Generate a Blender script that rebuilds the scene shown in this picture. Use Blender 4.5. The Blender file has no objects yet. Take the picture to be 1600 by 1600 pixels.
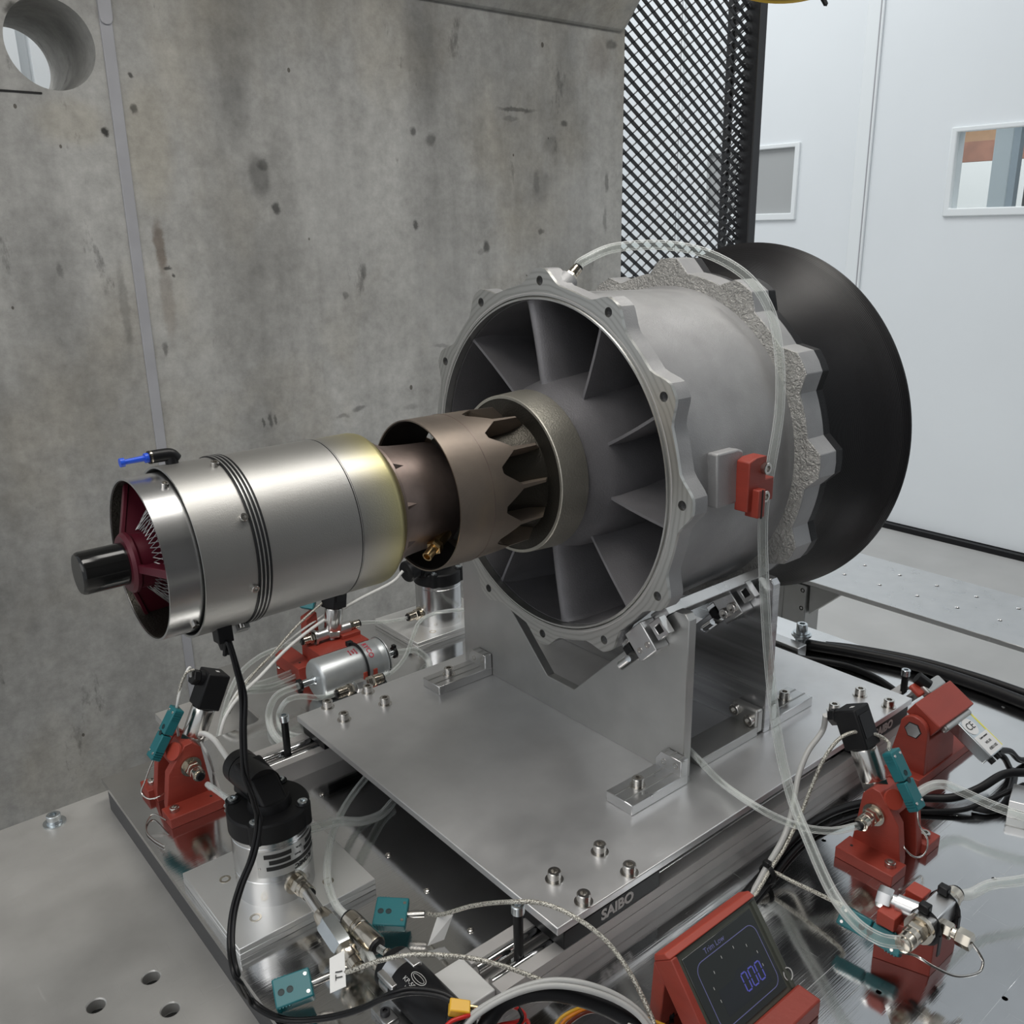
import bpy, bmesh, math, random
from mathutils import Vector, Matrix
from mathutils.geometry import tessellate_polygon
random.seed(7)
PI = math.pi
S = bpy.context.scene
COL = S.collection
# ------------------------------------------------------------------ camera
cd = bpy.data.cameras.new('camera')
cam = bpy.data.objects.new('camera', cd)
COL.objects.link(cam)
cam.location = (-0.42598, -0.46651, 0.56419)
cam.rotation_euler = (1.27014, 0.01756, -0.69475)
cd.sensor_width = 36.0
cd.lens = 1427.58 / 1600 * 36.0
cd.clip_start = 0.02
cd.clip_end = 60
S.camera = cam
# ------------------------------------------------------------------ world, lights, exposure
S.view_settings.view_transform = 'Standard'
S.view_settings.look = 'None'
S.view_settings.gamma = 1.0
S.view_settings.use_curve_mapping = False
S.view_settings.exposure = 0.0
W = bpy.data.worlds.new('world')
S.world = W
W.use_nodes = True
bg = W.node_tree.nodes['Background']
bg.inputs[0].default_value = (0.90, 0.95, 1.0, 1)
bg.inputs[1].default_value = 0.55


def area(name, loc, rot, sx, sy, power, color=(1, 1, 1)):
    l = bpy.data.lights.new(name, 'AREA')
    l.shape = 'RECTANGLE'
    l.size, l.size_y, l.energy, l.color = sx, sy, power, color
    o = bpy.data.objects.new(name, l)
    o.location = loc
    o.rotation_euler = rot
    COL.objects.link(o)
    return o


area('ceiling_lamp', (0.45, 0.15, 1.42), (0, 0, 0), 1.2, 0.35, 10, (1.0, 0.97, 0.92))
area('ceiling_lamp', (-0.45, 0.00, 1.42), (0, 0, 0), 0.5, 0.40, 5.5, (1.0, 0.97, 0.92))
area('hall_and_fill_light', (-2.6, -0.6, 1.9), (0, math.radians(-72), math.radians(10)), 1.6, 2.2, 17, (1.0, 0.98, 0.95))  # added unseen fill from the open end, brings light onto the guide vanes
area('hall_and_fill_light', (-0.3, 2.3, 2.6), (math.radians(-15), 0, 0), 1.2, 0.8, 30, (1.0, 0.99, 0.96))  # added fill behind the wall, brightens the cladding seen through the hole
area('hall_and_fill_light', (-0.9, 2.5, 1.35), (math.radians(-80), 0, math.radians(-28)), 0.9, 0.9, 16, (1.0, 0.99, 0.96))  # added fill aimed into the wall hole to brighten its inside
area('hall_and_fill_light', (2.3, 3.1, 2.9), (0, 0, 0), 1.6, 3.0, 60, (0.97, 1.0, 1.0))
area('hall_and_fill_light', (2.2, -2.2, 2.9), (0, 0, 0), 1.5, 1.5, 34, (0.97, 1.0, 1.0))

# ------------------------------------------------------------------ materials


def mat(name, color, rough=0.5, metal=0.0, noise=0.0, nscale=20.0, bump=0.0, bscale=200.0,
        rvar=0.0, stretch=None, spec=None, coat=0.0, emit=None):
    m = bpy.data.materials.new(name)
    m.use_nodes = True
    nt = m.node_tree
    b = nt.nodes['Principled BSDF']
    b.inputs['Base Color'].default_value = (*color, 1)
    b.inputs['Roughness'].default_value = rough
    b.inputs['Metallic'].default_value = metal
    if spec is not None:
        b.inputs['Specular IOR Level'].default_value = spec
    if coat:
        b.inputs['Coat Weight'].default_value = coat
        b.inputs['Coat Roughness'].default_value = 0.1
    if emit:
        b.inputs['Emission Color'].default_value = (*emit[0], 1)
        b.inputs['Emission Strength'].default_value = emit[1]
    tc = nt.nodes.new('ShaderNodeTexCoord')
    src = tc.outputs['Object']
    if stretch:
        mp = nt.nodes.new('ShaderNodeMapping')
        mp.inputs['Scale'].default_value = stretch
        nt.links.new(src, mp.inputs['Vector'])
        src = mp.outputs['Vector']
    if noise or rvar:
        n = nt.nodes.new('ShaderNodeTexNoise')
        n.inputs['Scale'].default_value = nscale
        n.inputs['Detail'].default_value = 6
        nt.links.new(src, n.inputs['Vector'])
        if noise:
            r = nt.nodes.new('ShaderNodeMapRange')
            r.inputs['From Min'].default_value = 0.3
            r.inputs['From Max'].default_value = 0.7
            r.inputs['To Min'].default_value = 1 - noise
            r.inputs['To Max'].default_value = 1 + noise
            nt.links.new(n.outputs['Fac'], r.inputs['Value'])
            mx = nt.nodes.new('ShaderNodeMix')
            mx.data_type = 'RGBA'
            mx.blend_type = 'MULTIPLY'
            mx.inputs[0].default_value = 1
            mx.inputs[6].default_value = (*color, 1)
            nt.links.new(r.outputs[0], mx.inputs[7])
            nt.links.new(mx.outputs[2], b.inputs['Base Color'])
        if rvar:
            r2 = nt.nodes.new('ShaderNodeMapRange')
            r2.inputs['From Min'].default_value = 0.3
            r2.inputs['From Max'].default_value = 0.7
            r2.inputs['To Min'].default_value = max(0.02, rough - rvar)
            r2.inputs['To Max'].default_value = rough + rvar
            nt.links.new(n.outputs['Fac'], r2.inputs['Value'])
            nt.links.new(r2.outputs[0], b.inputs['Roughness'])
    if bump:
        n2 = nt.nodes.new('ShaderNodeTexNoise')
        n2.inputs['Scale'].default_value = bscale
        n2.inputs['Detail'].default_value = 4
        nt.links.new(src, n2.inputs['Vector'])
        bp = nt.nodes.new('ShaderNodeBump')
        bp.inputs['Strength'].default_value = bump
        bp.inputs['Distance'].default_value = 0.001
        nt.links.new(n2.outputs['Fac'], bp.inputs['Height'])
        nt.links.new(bp.outputs['Normal'], b.inputs['Normal'])
    return m


def N(nt, typ, **kw):
    n = nt.nodes.new('ShaderNode' + typ)
    for k, v in kw.items():
        if hasattr(n, k):
            setattr(n, k, v)
        else:
            n.inputs[k.replace('_', ' ')].default_value = v
    return n


def mixrgb(nt, mode, fac, a, b):
    m = nt.nodes.new('ShaderNodeMix')
    m.data_type = 'RGBA'
    m.blend_type = mode
    for sock, v in ((m.inputs[0], fac), (m.inputs[6], a), (m.inputs[7], b)):
        if hasattr(v, 'links') or hasattr(v, 'is_linked'):
            nt.links.new(v, sock)
        elif isinstance(v, (int, float)):
            sock.default_value = v
        else:
            sock.default_value = (*v, 1)
    return m.outputs[2]


def ramp(nt, val, stops):
    r = nt.nodes.new('ShaderNodeValToRGB')
    e = r.color_ramp.elements
    while len(e) < len(stops):
        e.new(0.5)
    for el, (p, c) in zip(e, stops):
        el.position = p
        el.color = (*c, 1) if not isinstance(c, (int, float)) else (c, c, c, 1)
    nt.links.new(val, r.inputs[0])
    return r.outputs[0]


STAINS_AND_TONES = [(0.3337, 0.8897, 0.0409, 0.135, 0.3, 'd'), (0.3244, 0.776, 0.0267, 0.0637, 0.2, 'd'), (0.3611, 0.6647, 0.0215, 0.0379, 0.5, 'd'), (0.3719, 0.6836, 0.0127, 0.0099, 0.5, 'd'),  # stains and marks, plus broad faint darker and lighter patches
          (0.3897, 0.6089, 0.0078, 0.0103, 0.75, 'd'), (0.0985, 0.7266, 0.0072, 0.0059, 0.95, 'd'), (0.1638, 0.5455, 0.01, 0.043, 0.6, 'b'), (0.1652, 0.4528, 0.0136, 0.0779, 0.28, 'b'),
          (0.1737, 0.5095, 0.009, 0.0043, 0.8, 'd'), (0.1822, 0.496, 0.0034, 0.0033, 0.8, 'd'), (0.1492, 0.7654, 0.0073, 0.0079, 0.7, 'd'), (0.152, 0.8161, 0.0042, 0.0049, 0.8, 'd'),
          (0.1498, 0.3697, 0.0057, 0.0112, 0.5, 'd'), (0.9832, 0.8145, 0.0562, 0.0052, 0.6, 'd'), (0.9626, 0.7952, 0.0221, 0.0052, 0.35, 'd'), (0.7045, 0.7558, 0.0078, 0.0097, 0.65, 'd'),
          (0.7465, 0.7431, 0.013, 0.0124, 0.5, 'd'), (0.7017, 0.5745, 0.0065, 0.0115, 0.7, 'd'), (0.8876, 0.5261, 0.0091, 0.0165, 0.7, 'd'), (0.8727, 0.5155, 0.0109, 0.0068, 0.3, 'd'),
          (1.053, 0.6547, 0.0297, 0.0418, 0.33, 'd'), (1.0374, 0.6642, 0.0098, 0.0277, 0.3, 'd'), (1.1233, 0.7917, 0.0121, 0.0082, 0.65, 'd'), (1.0853, 0.7437, 0.0238, 0.022, 0.3, 'd'),
          (1.2655, 0.6678, 0.0066, 0.0236, 0.5, 'd'), (1.2605, 0.5787, 0.0067, 0.0332, 0.4, 'd'), (1.2747, 0.9716, 0.0193, 0.0109, 0.55, 'd'), (1.233, 0.9406, 0.0423, 0.0462, 0.25, 'b'),
          (1.0499, 0.5563, 0.01, 0.0057, 0.6, 'd'), (0.736, 0.8957, 0.0443, 0.1315, 0.25, 'd'), (0.7136, 0.6403, 0.0488, 0.1935, 0.15, 'd'), (1.1254, 0.9045, 0.0279, 0.0936, 0.22, 'd'),
          (0.3374, 0.2137, 0.004, 0.0151, 0.6, 'd'), (0.322, 0.2083, 0.0039, 0.0101, 0.6, 'd'), (0.3482, 0.2134, 0.004, 0.0114, 0.6, 'd'), (0.5382, 0.2095, 0.0153, 0.0054, 0.5, 'd'),
          (0.6627, 0.1955, 0.0201, 0.0071, 0.3, 'd'), (0.4976, 0.1988, 0.018, 0.004, 0.35, 'd'), (-0.0126, 0.8939, 0.0144, 0.0106, 0.8, 'd'), (0.1633, 0.7065, 0.0438, 0.1132, 0.22, 't'),
          (0.0462, 0.7403, 0.0598, 0.0384, 0.2, 't'), (0.0902, 0.4465, 0.0085, 0.0867, 0.3, 'd'), (-0.0382, 0.5056, 0.0585, 0.1218, 0.16, 'd'), (-0.1368, 0.0095, 0.122, 0.1847, 0.14, 'd'),
          (0.0567, 0.543, 0.004, 0.0103, 0.4, 'd'), (-0.0029, 0.5143, 0.0049, 0.0142, 0.4, 'd'), (0.5684, 0.4854, 0.0075, 0.0176, 0.55, 'd'), (0.5236, 0.4436, 0.0073, 0.0088, 0.5, 'd'),
          (0.7548, 0.3203, 0.0244, 0.0042, 0.4, 'd'), (0.9826, 0.6018, 0.0152, 0.0837, 0.12, 'd'), (0.7767, 0.4157, 0.107, 0.1678, -0.1, 'd'), (1.1627, 0.6014, 0.1085, 0.1181, -0.1, 'd'),
          (0.5081, 0.6029, 0.087, 0.1701, -0.08, 'd')]


def concrete_material(stained=False):
    m = bpy.data.materials.new('stained_concrete' if stained else 'concrete')
    m.use_nodes = True
    nt = m.node_tree
    b = nt.nodes['Principled BSDF']
    b.inputs['Roughness'].default_value = 0.8
    b.inputs['Specular IOR Level'].default_value = 0.25
    tc = N(nt, 'TexCoord')

    def mapped(scale, loc=(0, 0, 0)):
        mp = N(nt, 'Mapping')
        mp.inputs['Scale'].default_value = scale
        mp.inputs['Location'].default_value = loc
        nt.links.new(tc.outputs['Object'], mp.inputs['Vector'])
        return mp.outputs[0]

    def noise(vec, sc, det=6, rough=0.6):
        n = N(nt, 'TexNoise')
        n.inputs['Scale'].default_value = sc
        n.inputs['Detail'].default_value = det
        n.inputs['Roughness'].default_value = rough
        nt.links.new(vec, n.inputs['Vector'])
        return n.outputs['Fac']
    base = ramp(nt, noise(mapped((1, 1, 1)), 2.6), [(0.28, (0.285, 0.280, 0.265)), (0.5, (0.385, 0.380, 0.362)), (0.72, (0.465, 0.460, 0.442))])
    warm = ramp(nt, noise(mapped((1, 1, 0.7), (3, 1, 2)), 3.0, 4), [(0.52, 0.0), (0.75, 1.0)])
    c = mixrgb(nt, 'MULTIPLY', warm, base, (1.0, 0.95, 0.86))
    streak = ramp(nt, noise(mapped((5.0, 5.0, 0.45), (1, 5, 0)), 1.3, 5), [(0.36, 0.70), (0.58, 1.04)])
    c = mixrgb(nt, 'MULTIPLY', 0.85, c, streak)
    fine = ramp(nt, noise(mapped((1, 1, 1)), 42, 8, 0.75), [(0.32, 0.80), (0.68, 1.13)])
    c = mixrgb(nt, 'MULTIPLY', 1.0, c, fine)
    v = N(nt, 'TexVoronoi')
    v.inputs['Scale'].default_value = 13
    nt.links.new(mapped((1, 1, 0.7), (0.3, 0, 0)), v.inputs['Vector'])
    gate = noise(mapped((1, 1, 1), (7, 3, 1)), 4.0, 2)
    th = N(nt, 'Math', operation='MULTIPLY_ADD')
    nt.links.new(gate, th.inputs[0])
    th.inputs[1].default_value = 0.42
    th.inputs[2].default_value = -0.185
    lt = N(nt, 'Math', operation='LESS_THAN')
    nt.links.new(v.outputs['Distance'], lt.inputs[0])
    nt.links.new(th.outputs[0], lt.inputs[1])
    pit = mixrgb(nt, 'MULTIPLY', lt.outputs[0], c, (0.35, 0.33, 0.31))
    # scuffs: dark elongated marks
    sc = ramp(nt, noise(mapped((7, 7, 2.6), (2, 2, 9)), 2.0, 10, 0.72), [(0.615, 1.0), (0.68, 0.50)])
    c = mixrgb(nt, 'MULTIPLY', 0.8, pit, sc)
    if stained:
        sx = N(nt, 'SeparateXYZ')
        wv = N(nt, 'TexNoise')
        wv.inputs['Scale'].default_value = 30
        wv.inputs['Detail'].default_value = 6
        wv.inputs['Roughness'].default_value = 0.7
        nt.links.new(tc.outputs['Object'], wv.inputs['Vector'])
        va = N(nt, 'VectorMath', operation='MULTIPLY_ADD')
        nt.links.new(wv.outputs['Color'], va.inputs[0])
        va.inputs[1].default_value = (0.022, 0.022, 0.022)
        va.inputs[2].default_value = (-0.011, -0.011, -0.011)
        vb = N(nt, 'VectorMath', operation='ADD')
        nt.links.new(va.outputs[0], vb.inputs[0])
        nt.links.new(tc.outputs['Object'], vb.inputs[1])
        for x, z, rx, rz, s, kind in STAINS_AND_TONES:
            mp = N(nt, 'Mapping')
            mp.inputs['Location'].default_value = (-x / rx, 0, -z / rz)
            mp.inputs['Scale'].default_value = (1 / rx, 0, 1 / rz)
            nt.links.new(vb.outputs[0], mp.inputs['Vector'])
            ln = N(nt, 'VectorMath', operation='LENGTH')
            nt.links.new(mp.outputs[0], ln.inputs[0])
            mr = N(nt, 'MapRange')
            mr.interpolation_type = 'SMOOTHSTEP'
            mr.inputs['From Min'].default_value = 1.25
            mr.inputs['From Max'].default_value = 0.5
            mr.inputs['To Max'].default_value = abs(s)
            nt.links.new(ln.outputs['Value'], mr.inputs['Value'])
            if s < 0:
                c = mixrgb(nt, 'SCREEN', mr.outputs[0], c, (0.9, 0.9, 0.88))
            else:
                c = mixrgb(nt, 'MULTIPLY', mr.outputs[0], c, {'d': (0.10, 0.10, 0.10), 'b': (0.28, 0.18, 0.11), 't': (0.95, 0.80, 0.50)}[kind])
    nt.links.new(c, b.inputs['Base Color'])
    bp = N(nt, 'Bump')
    bp.inputs['Strength'].default_value = 0.35
    bp.inputs['Distance'].default_value = 0.004
    mm = N(nt, 'Math', operation='SUBTRACT')
    nt.links.new(noise(mapped((1, 1, 1)), 24, 8, 0.65), mm.inputs[0])
    nt.links.new(lt.outputs[0], mm.inputs[1])
    nt.links.new(mm.outputs[0], bp.inputs['Height'])
    nt.links.new(bp.outputs[0], b.inputs['Normal'])
    return m


def scratched(name, color, rough, rvar, scratch=0.5, metal=1.0, cloud=0.12, sdir=(30, 900, 30), fine=1.0):
    """Worn metal sheet: cloudy tone, fine directional scratches in the gloss."""
    m = bpy.data.materials.new(name)
    m.use_nodes = True
    nt = m.node_tree
    b = nt.nodes['Principled BSDF']
    b.inputs['Metallic'].default_value = metal
    tc = N(nt, 'TexCoord')

    def noise(scale, rot, sc=1.0, det=3):
        mp = N(nt, 'Mapping')
        mp.inputs['Scale'].default_value = scale
        mp.inputs['Rotation'].default_value = rot
        nt.links.new(tc.outputs['Object'], mp.inputs['Vector'])
        n = N(nt, 'TexNoise')
        n.inputs['Scale'].default_value = sc
        n.inputs['Detail'].default_value = det
        nt.links.new(mp.outputs[0], n.inputs['Vector'])
        return n.outputs['Fac']
    cl = ramp(nt, noise((1, 1, 1), (0, 0, 0), 14, 8), [(0.3, 1 - cloud), (0.7, 1 + cloud)])
    c = mixrgb(nt, 'MULTIPLY', 1.0, color, cl)
    s1 = noise(sdir, (0, 0, 0.5), 1.0, 2)
    s2 = noise((sdir[1], sdir[0], sdir[2]), (0, 0, 0.15), 0.8, 2)
    mask = ramp(nt, noise((1, 1, 1), (0, 0, 1), 9, 3), [(0.4, 0.0), (0.62, 1.0)])
    k1 = ramp(nt, s1, [(0.66, 0.0), (0.72, 1.0)])
    k2 = ramp(nt, s2, [(0.68, 0.0), (0.74, 1.0)])
    k = mixrgb(nt, 'ADD', 1.0, k1, k2)
    km = mixrgb(nt, 'MULTIPLY', 1.0, k, mask)
    r0 = ramp(nt, noise((1, 1, 1), (0, 0, 0), 22, 6), [(0.3, max(0.02, rough - rvar)), (0.7, rough + rvar)])
    r = mixrgb(nt, 'ADD', scratch, r0, km)
    nt.links.new(c, b.inputs['Base Color'])
    nt.links.new(r, b.inputs['Roughness'])
    bp = N(nt, 'Bump')
    bp.inputs['Strength'].default_value = 0.05 * fine
    bp.inputs['Distance'].default_value = 0.001
    nt.links.new(s1, bp.inputs['Height'])
    nt.links.new(bp.outputs[0], b.inputs['Normal'])
    return m


def cast_material(name, color, rough, metal, strength, scale, dist=0.002, crack=False):
    m = bpy.data.materials.new(name)
    m.use_nodes = True
    nt = m.node_tree
    b = nt.nodes['Principled BSDF']
    b.inputs['Metallic'].default_value = metal
    b.inputs['Roughness'].default_value = rough
    tc = N(nt, 'TexCoord')
    n = N(nt, 'TexNoise')
    n.inputs['Scale'].default_value = scale
    n.inputs['Detail'].default_value = 5
    nt.links.new(tc.outputs['Object'], n.inputs['Vector'])
    n3 = N(nt, 'TexNoise')
    n3.inputs['Scale'].default_value = 18
    n3.inputs['Detail'].default_value = 6
    nt.links.new(tc.outputs['Object'], n3.inputs['Vector'])
    c = mixrgb(nt, 'MULTIPLY', 1.0, color, ramp(nt, n3.outputs['Fac'], [(0.3, 0.86), (0.7, 1.12)]))
    nt.links.new(c, b.inputs['Base Color'])
    h = n.outputs['Fac']
    if crack:
        v = N(nt, 'TexVoronoi')
        v.feature = 'SMOOTH_F1'
        v.inputs['Scale'].default_value = 150
        mp = N(nt, 'Mapping')
        mp.inputs['Scale'].default_value = (1.0, 1.0, 1.0)
        nt.links.new(tc.outputs['Object'], mp.inputs['Vector'])
        w = mixrgb(nt, 'ADD', 0.03, mp.outputs[0], n.outputs['Color'])
        nt.links.new(w, v.inputs['Vector'])
        a = N(nt, 'Math', operation='MULTIPLY_ADD')
        nt.links.new(v.outputs['Distance'], a.inputs[0])
        a.inputs[1].default_value = 1.2
        nt.links.new(n.outputs['Fac'], a.inputs[2])
        h = a.outputs[0]
    bp = N(nt, 'Bump')
    bp.inputs['Strength'].default_value = strength
    bp.inputs['Distance'].default_value = dist
    nt.links.new(h, bp.inputs['Height'])
    nt.links.new(bp.outputs[0], b.inputs['Normal'])
    return m


def clear_material(name, tint=(0.96, 0.97, 0.96), edge=(0.88, 0.90, 0.89), lo=0.05, hi=0.76, power=0.49):
    """Clear plastic hose: see-through in the middle, milky towards its edges, glossy."""
    m = bpy.data.materials.new(name)
    m.use_nodes = True
    nt = m.node_tree
    b = nt.nodes['Principled BSDF']
    b.inputs['Base Color'].default_value = (*edge, 1)
    b.inputs['Roughness'].default_value = 0.16
    t = N(nt, 'BsdfTransparent')
    t.inputs[0].default_value = (*tint, 1)
    lw = N(nt, 'LayerWeight')
    lw.inputs['Blend'].default_value = power
    r = N(nt, 'MapRange')
    r.inputs['From Min'].default_value = 0.25
    r.inputs['From Max'].default_value = 0.95
    r.inputs['To Min'].default_value = lo
    r.inputs['To Max'].default_value = hi
    nt.links.new(lw.outputs['Facing'], r.inputs['Value'])
    mx = N(nt, 'MixShader')
    nt.links.new(r.outputs[0], mx.inputs[0])
    nt.links.new(t.outputs[0], mx.inputs[1])
    nt.links.new(b.outputs[0], mx.inputs[2])
    nt.links.new(mx.outputs[0], nt.nodes['Material Output'].inputs[0])
    return m


def braid_material():
    m = mat('braided_sleeve', (0.62, 0.60, 0.54), 0.4, 0.4)
    nt = m.node_tree
    b = nt.nodes['Principled BSDF']
    tc = N(nt, 'TexCoord')
    ch = N(nt, 'TexVoronoi')
    ch.inputs['Scale'].default_value = 900
    nt.links.new(tc.outputs['Object'], ch.inputs['Vector'])
    c = ramp(nt, ch.outputs['Distance'], [(0.2, (0.80, 0.78, 0.70)), (0.75, (0.14, 0.13, 0.11))])
    nt.links.new(c, b.inputs['Base Color'])
    bp = N(nt, 'Bump')
    bp.inputs['Strength'].default_value = 0.5
    bp.inputs['Distance'].default_value = 0.0006
    nt.links.new(ch.outputs['Distance'], bp.inputs['Height'])
    bp.invert = True
    nt.links.new(bp.outputs[0], b.inputs['Normal'])
    return m


def tail_material():
    """Stainless skin with straw-coloured heat tint towards the hot end (+X)."""
    m = mat('heat_tinted_steel', (0.5, 0.5, 0.48), 0.42, 1.0, bump=0.12, bscale=900)
    nt = m.node_tree
    b = nt.nodes['Principled BSDF']
    tc = N(nt, 'TexCoord')
    sx = N(nt, 'SeparateXYZ')
    nt.links.new(tc.outputs['Object'], sx.inputs[0])
    r = N(nt, 'MapRange')
    r.inputs['From Min'].default_value = TAIL0
    r.inputs['From Max'].default_value = TAIL1
    nt.links.new(sx.outputs['X'], r.inputs['Value'])
    c = ramp(nt, r.outputs[0], [(0.0, (0.47, 0.46, 0.43)), (0.35, (0.52, 0.49, 0.38)), (0.7, (0.55, 0.50, 0.27)), (1.0, (0.44, 0.38, 0.21))])
    nt.links.new(c, b.inputs['Base Color'])
    return m


def brown_material():
    m = mat('heat_browned_metal', (0.30, 0.23, 0.18), 0.45, 0.85)
    nt = m.node_tree
    b = nt.nodes['Principled BSDF']
    tc = N(nt, 'TexCoord')
    n = N(nt, 'TexNoise')
    n.inputs['Scale'].default_value = 14
    n.inputs['Detail'].default_value = 5
    nt.links.new(tc.outputs['Object'], n.inputs['Vector'])
    c = ramp(nt, n.outputs['Fac'], [(0.3, (0.25, 0.21, 0.18)), (0.5, (0.33, 0.275, 0.23)), (0.7, (0.42, 0.335, 0.24))])
    w = N(nt, 'TexWave')
    w.bands_direction = 'X'
    w.inputs['Scale'].default_value = 380
    w.inputs['Distortion'].default_value = 1.5
    nt.links.new(tc.outputs['Object'], w.inputs['Vector'])
    c2 = mixrgb(nt, 'MULTIPLY', 0.3, c, w.outputs['Color'])
    nt.links.new(c2, b.inputs['Base Color'])
    bp = N(nt, 'Bump')
    bp.inputs['Strength'].default_value = 0.25
    bp.inputs['Distance'].default_value = 0.0005
    nt.links.new(w.outputs['Fac'], bp.inputs['Height'])
    nt.links.new(bp.outputs[0], b.inputs['Normal'])
    return m


def printed_black():
    m = mat('printed_black', (0.007, 0.0065, 0.0075), 0.42, spec=0.35)
    nt = m.node_tree
    b = nt.nodes['Principled BSDF']
    tc = N(nt, 'TexCoord')
    w = N(nt, 'TexWave')
    w.bands_direction = 'X'
    w.inputs['Scale'].default_value = 260
    nt.links.new(tc.outputs['Object'], w.inputs['Vector'])
    bp = N(nt, 'Bump')
    bp.inputs['Strength'].default_value = 0.35
    bp.inputs['Distance'].default_value = 0.0006
    nt.links.new(w.outputs['Fac'], bp.inputs['Height'])
    nt.links.new(bp.outputs[0], b.inputs['Normal'])
    return m


# engine coordinates: x along the axis, r from the axis (both scaled by 1.1 to the stand)
AY, AZ = 0.2627, 0.3135


def EX(x):
    return 1.1 * x + 0.0426


TAIL0, TAIL1 = -0.004, 0.05

M = {}
M['concrete'] = concrete_material()
M['concrete_wall'] = concrete_material(True)
M['sealant'] = mat('grey_sealant', (0.36, 0.36, 0.38), 0.6, noise=0.06)
M['white'] = mat('white_panel', (0.78, 0.81, 0.83), 0.45, noise=0.015, nscale=2)
M['white_trim'] = mat('white_trim', (0.80, 0.83, 0.84), 0.4)
M['floor'] = mat('floor_concrete', (0.40, 0.395, 0.385), 0.6, noise=0.06, nscale=5, bump=0.05, bscale=60)
M['mirror'] = scratched('polished_aluminium', (0.66, 0.66, 0.66), 0.11, 0.045, 0.20, cloud=0.07, sdir=(14, 900, 30))
M['plate'] = scratched('milled_aluminium', (0.72, 0.72, 0.725), 0.36, 0.06, 0.035, metal=0.8, cloud=0.09)
M['table'] = scratched('worn_steel_sheet', (0.52, 0.51, 0.49), 0.45, 0.08, 0.5, metal=0.55, cloud=0.12)
M['alu'] = mat('brushed_aluminium', (0.62, 0.62, 0.62), 0.32, 1.0, noise=0.06, nscale=40, rvar=0.06)
M['alu_dull'] = mat('anodised_aluminium', (0.46, 0.46, 0.45), 0.42, 0.9, noise=0.05, nscale=30)
M['alu_side'] = mat('extruded_aluminium', (0.47, 0.455, 0.445), 0.5, 0.35, noise=0.05, nscale=30)
M['sensor'] = mat('polished_sensor_steel', (0.66, 0.64, 0.61), 0.2, 1.0)
M['turned'] = mat('turned_aluminium', (0.66, 0.66, 0.66), 0.24, 1.0)
M['ring'] = mat('bright_aluminium', (0.68, 0.68, 0.68), 0.27, 1.0)
M['chrome'] = mat('chrome', (0.80, 0.80, 0.80), 0.08, 1.0)
M['steel'] = mat('stainless_bolt', (0.58, 0.56, 0.53), 0.22, 1.0)
M['zinc'] = mat('zinc_plated', (0.62, 0.66, 0.68), 0.27, 1.0, noise=0.05, nscale=60)
M['nickel'] = mat('nickel_fitting', (0.60, 0.55, 0.47), 0.2, 1.0)
M['brass'] = mat('brass', (0.62, 0.44, 0.22), 0.25, 1.0)
M['skin'] = mat('satin_steel', (0.44, 0.435, 0.42), 0.46, 1.0, bump=0.12, bscale=900, noise=0.03)
M['tail'] = tail_material()
M['brown'] = brown_material()
M['brown_dark'] = mat('dark_heated_metal', (0.24, 0.19, 0.17), 0.45, 0.9, noise=0.25, nscale=30)
M['lining_dark'] = mat('dark_lining_metal', (0.022, 0.018, 0.014), 0.6, 0.4, noise=0.3, nscale=60)  # near-black metal for the inside of the exhaust shroud
M['housing'] = cast_material('olive_cast_steel', (0.46, 0.44, 0.385), 0.45, 0.85, 0.25, 500)
M['bowl'] = cast_material('shaded_cast_steel', (0.062, 0.057, 0.048), 0.42, 0.85, 0.3, 500)  # darker cast steel, cavity shade put into its colour
M['cast'] = cast_material('cast_aluminium', (0.36, 0.36, 0.365), 0.58, 0.55, 0.30, 700, 0.001)
M['cast_rough'] = cast_material('rough_cast_aluminium', (0.50, 0.49, 0.47), 0.55, 0.55, 0.9, 170, 0.0045, crack=True)
M['cast_shaded'] = cast_material('shaded_cast_aluminium', (0.20, 0.195, 0.205), 0.50, 0.45, 0.35, 600, 0.001)  # darker copy of the cast metal, interior shade put into its colour
M['machined'] = mat('machined_face', (0.50, 0.50, 0.48), 0.36, 0.9)
_nt = M['machined'].node_tree
_mp = N(_nt, 'Mapping')
_mp.inputs['Location'].default_value = (0, 0, -0.21)
_nt.links.new(_nt.nodes['Texture Coordinate'].outputs['Object'], _mp.inputs['Vector'])
_w = N(_nt, 'TexWave')
_w.wave_type = 'RINGS'
_w.rings_direction = 'X'
_w.inputs['Scale'].default_value = 52
_w.inputs['Distortion'].default_value = 9.0
_w.inputs['Detail'].default_value = 2
_w.inputs['Detail Scale'].default_value = 0.25
_nt.links.new(_mp.outputs[0], _w.inputs['Vector'])
_nt.links.new(ramp(_nt, _w.outputs['Fac'], [(0.0, (0.44, 0.44, 0.42)), (0.3, (0.53, 0.53, 0.51)), (1.0, (0.56, 0.56, 0.54))]), _nt.nodes['Principled BSDF'].inputs['Base Color'])
M['printed_black'] = printed_black()
M['zinc_matte'] = mat('matte_zinc', (0.58, 0.61, 0.62), 0.40, 0.8, noise=0.05, nscale=60)
M['pale'] = mat('pale_block', (0.66, 0.66, 0.65), 0.45, 0.3, noise=0.04)
M['black'] = mat('black_plastic', (0.007, 0.007, 0.008), 0.4, spec=0.3)
M['black_gloss'] = mat('gloss_black', (0.008, 0.008, 0.008), 0.12)
M['black_matte'] = mat('matte_black', (0.007, 0.007, 0.008), 0.5, spec=0.28, bump=0.15, bscale=1500)
M['rubber'] = mat('black_rubber', (0.006, 0.006, 0.007), 0.42, spec=0.3)
M['dark'] = mat('recess_shade', (0.012, 0.012, 0.012), 0.8)  # near-black that puts shade into holes, slots and gaps
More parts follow.
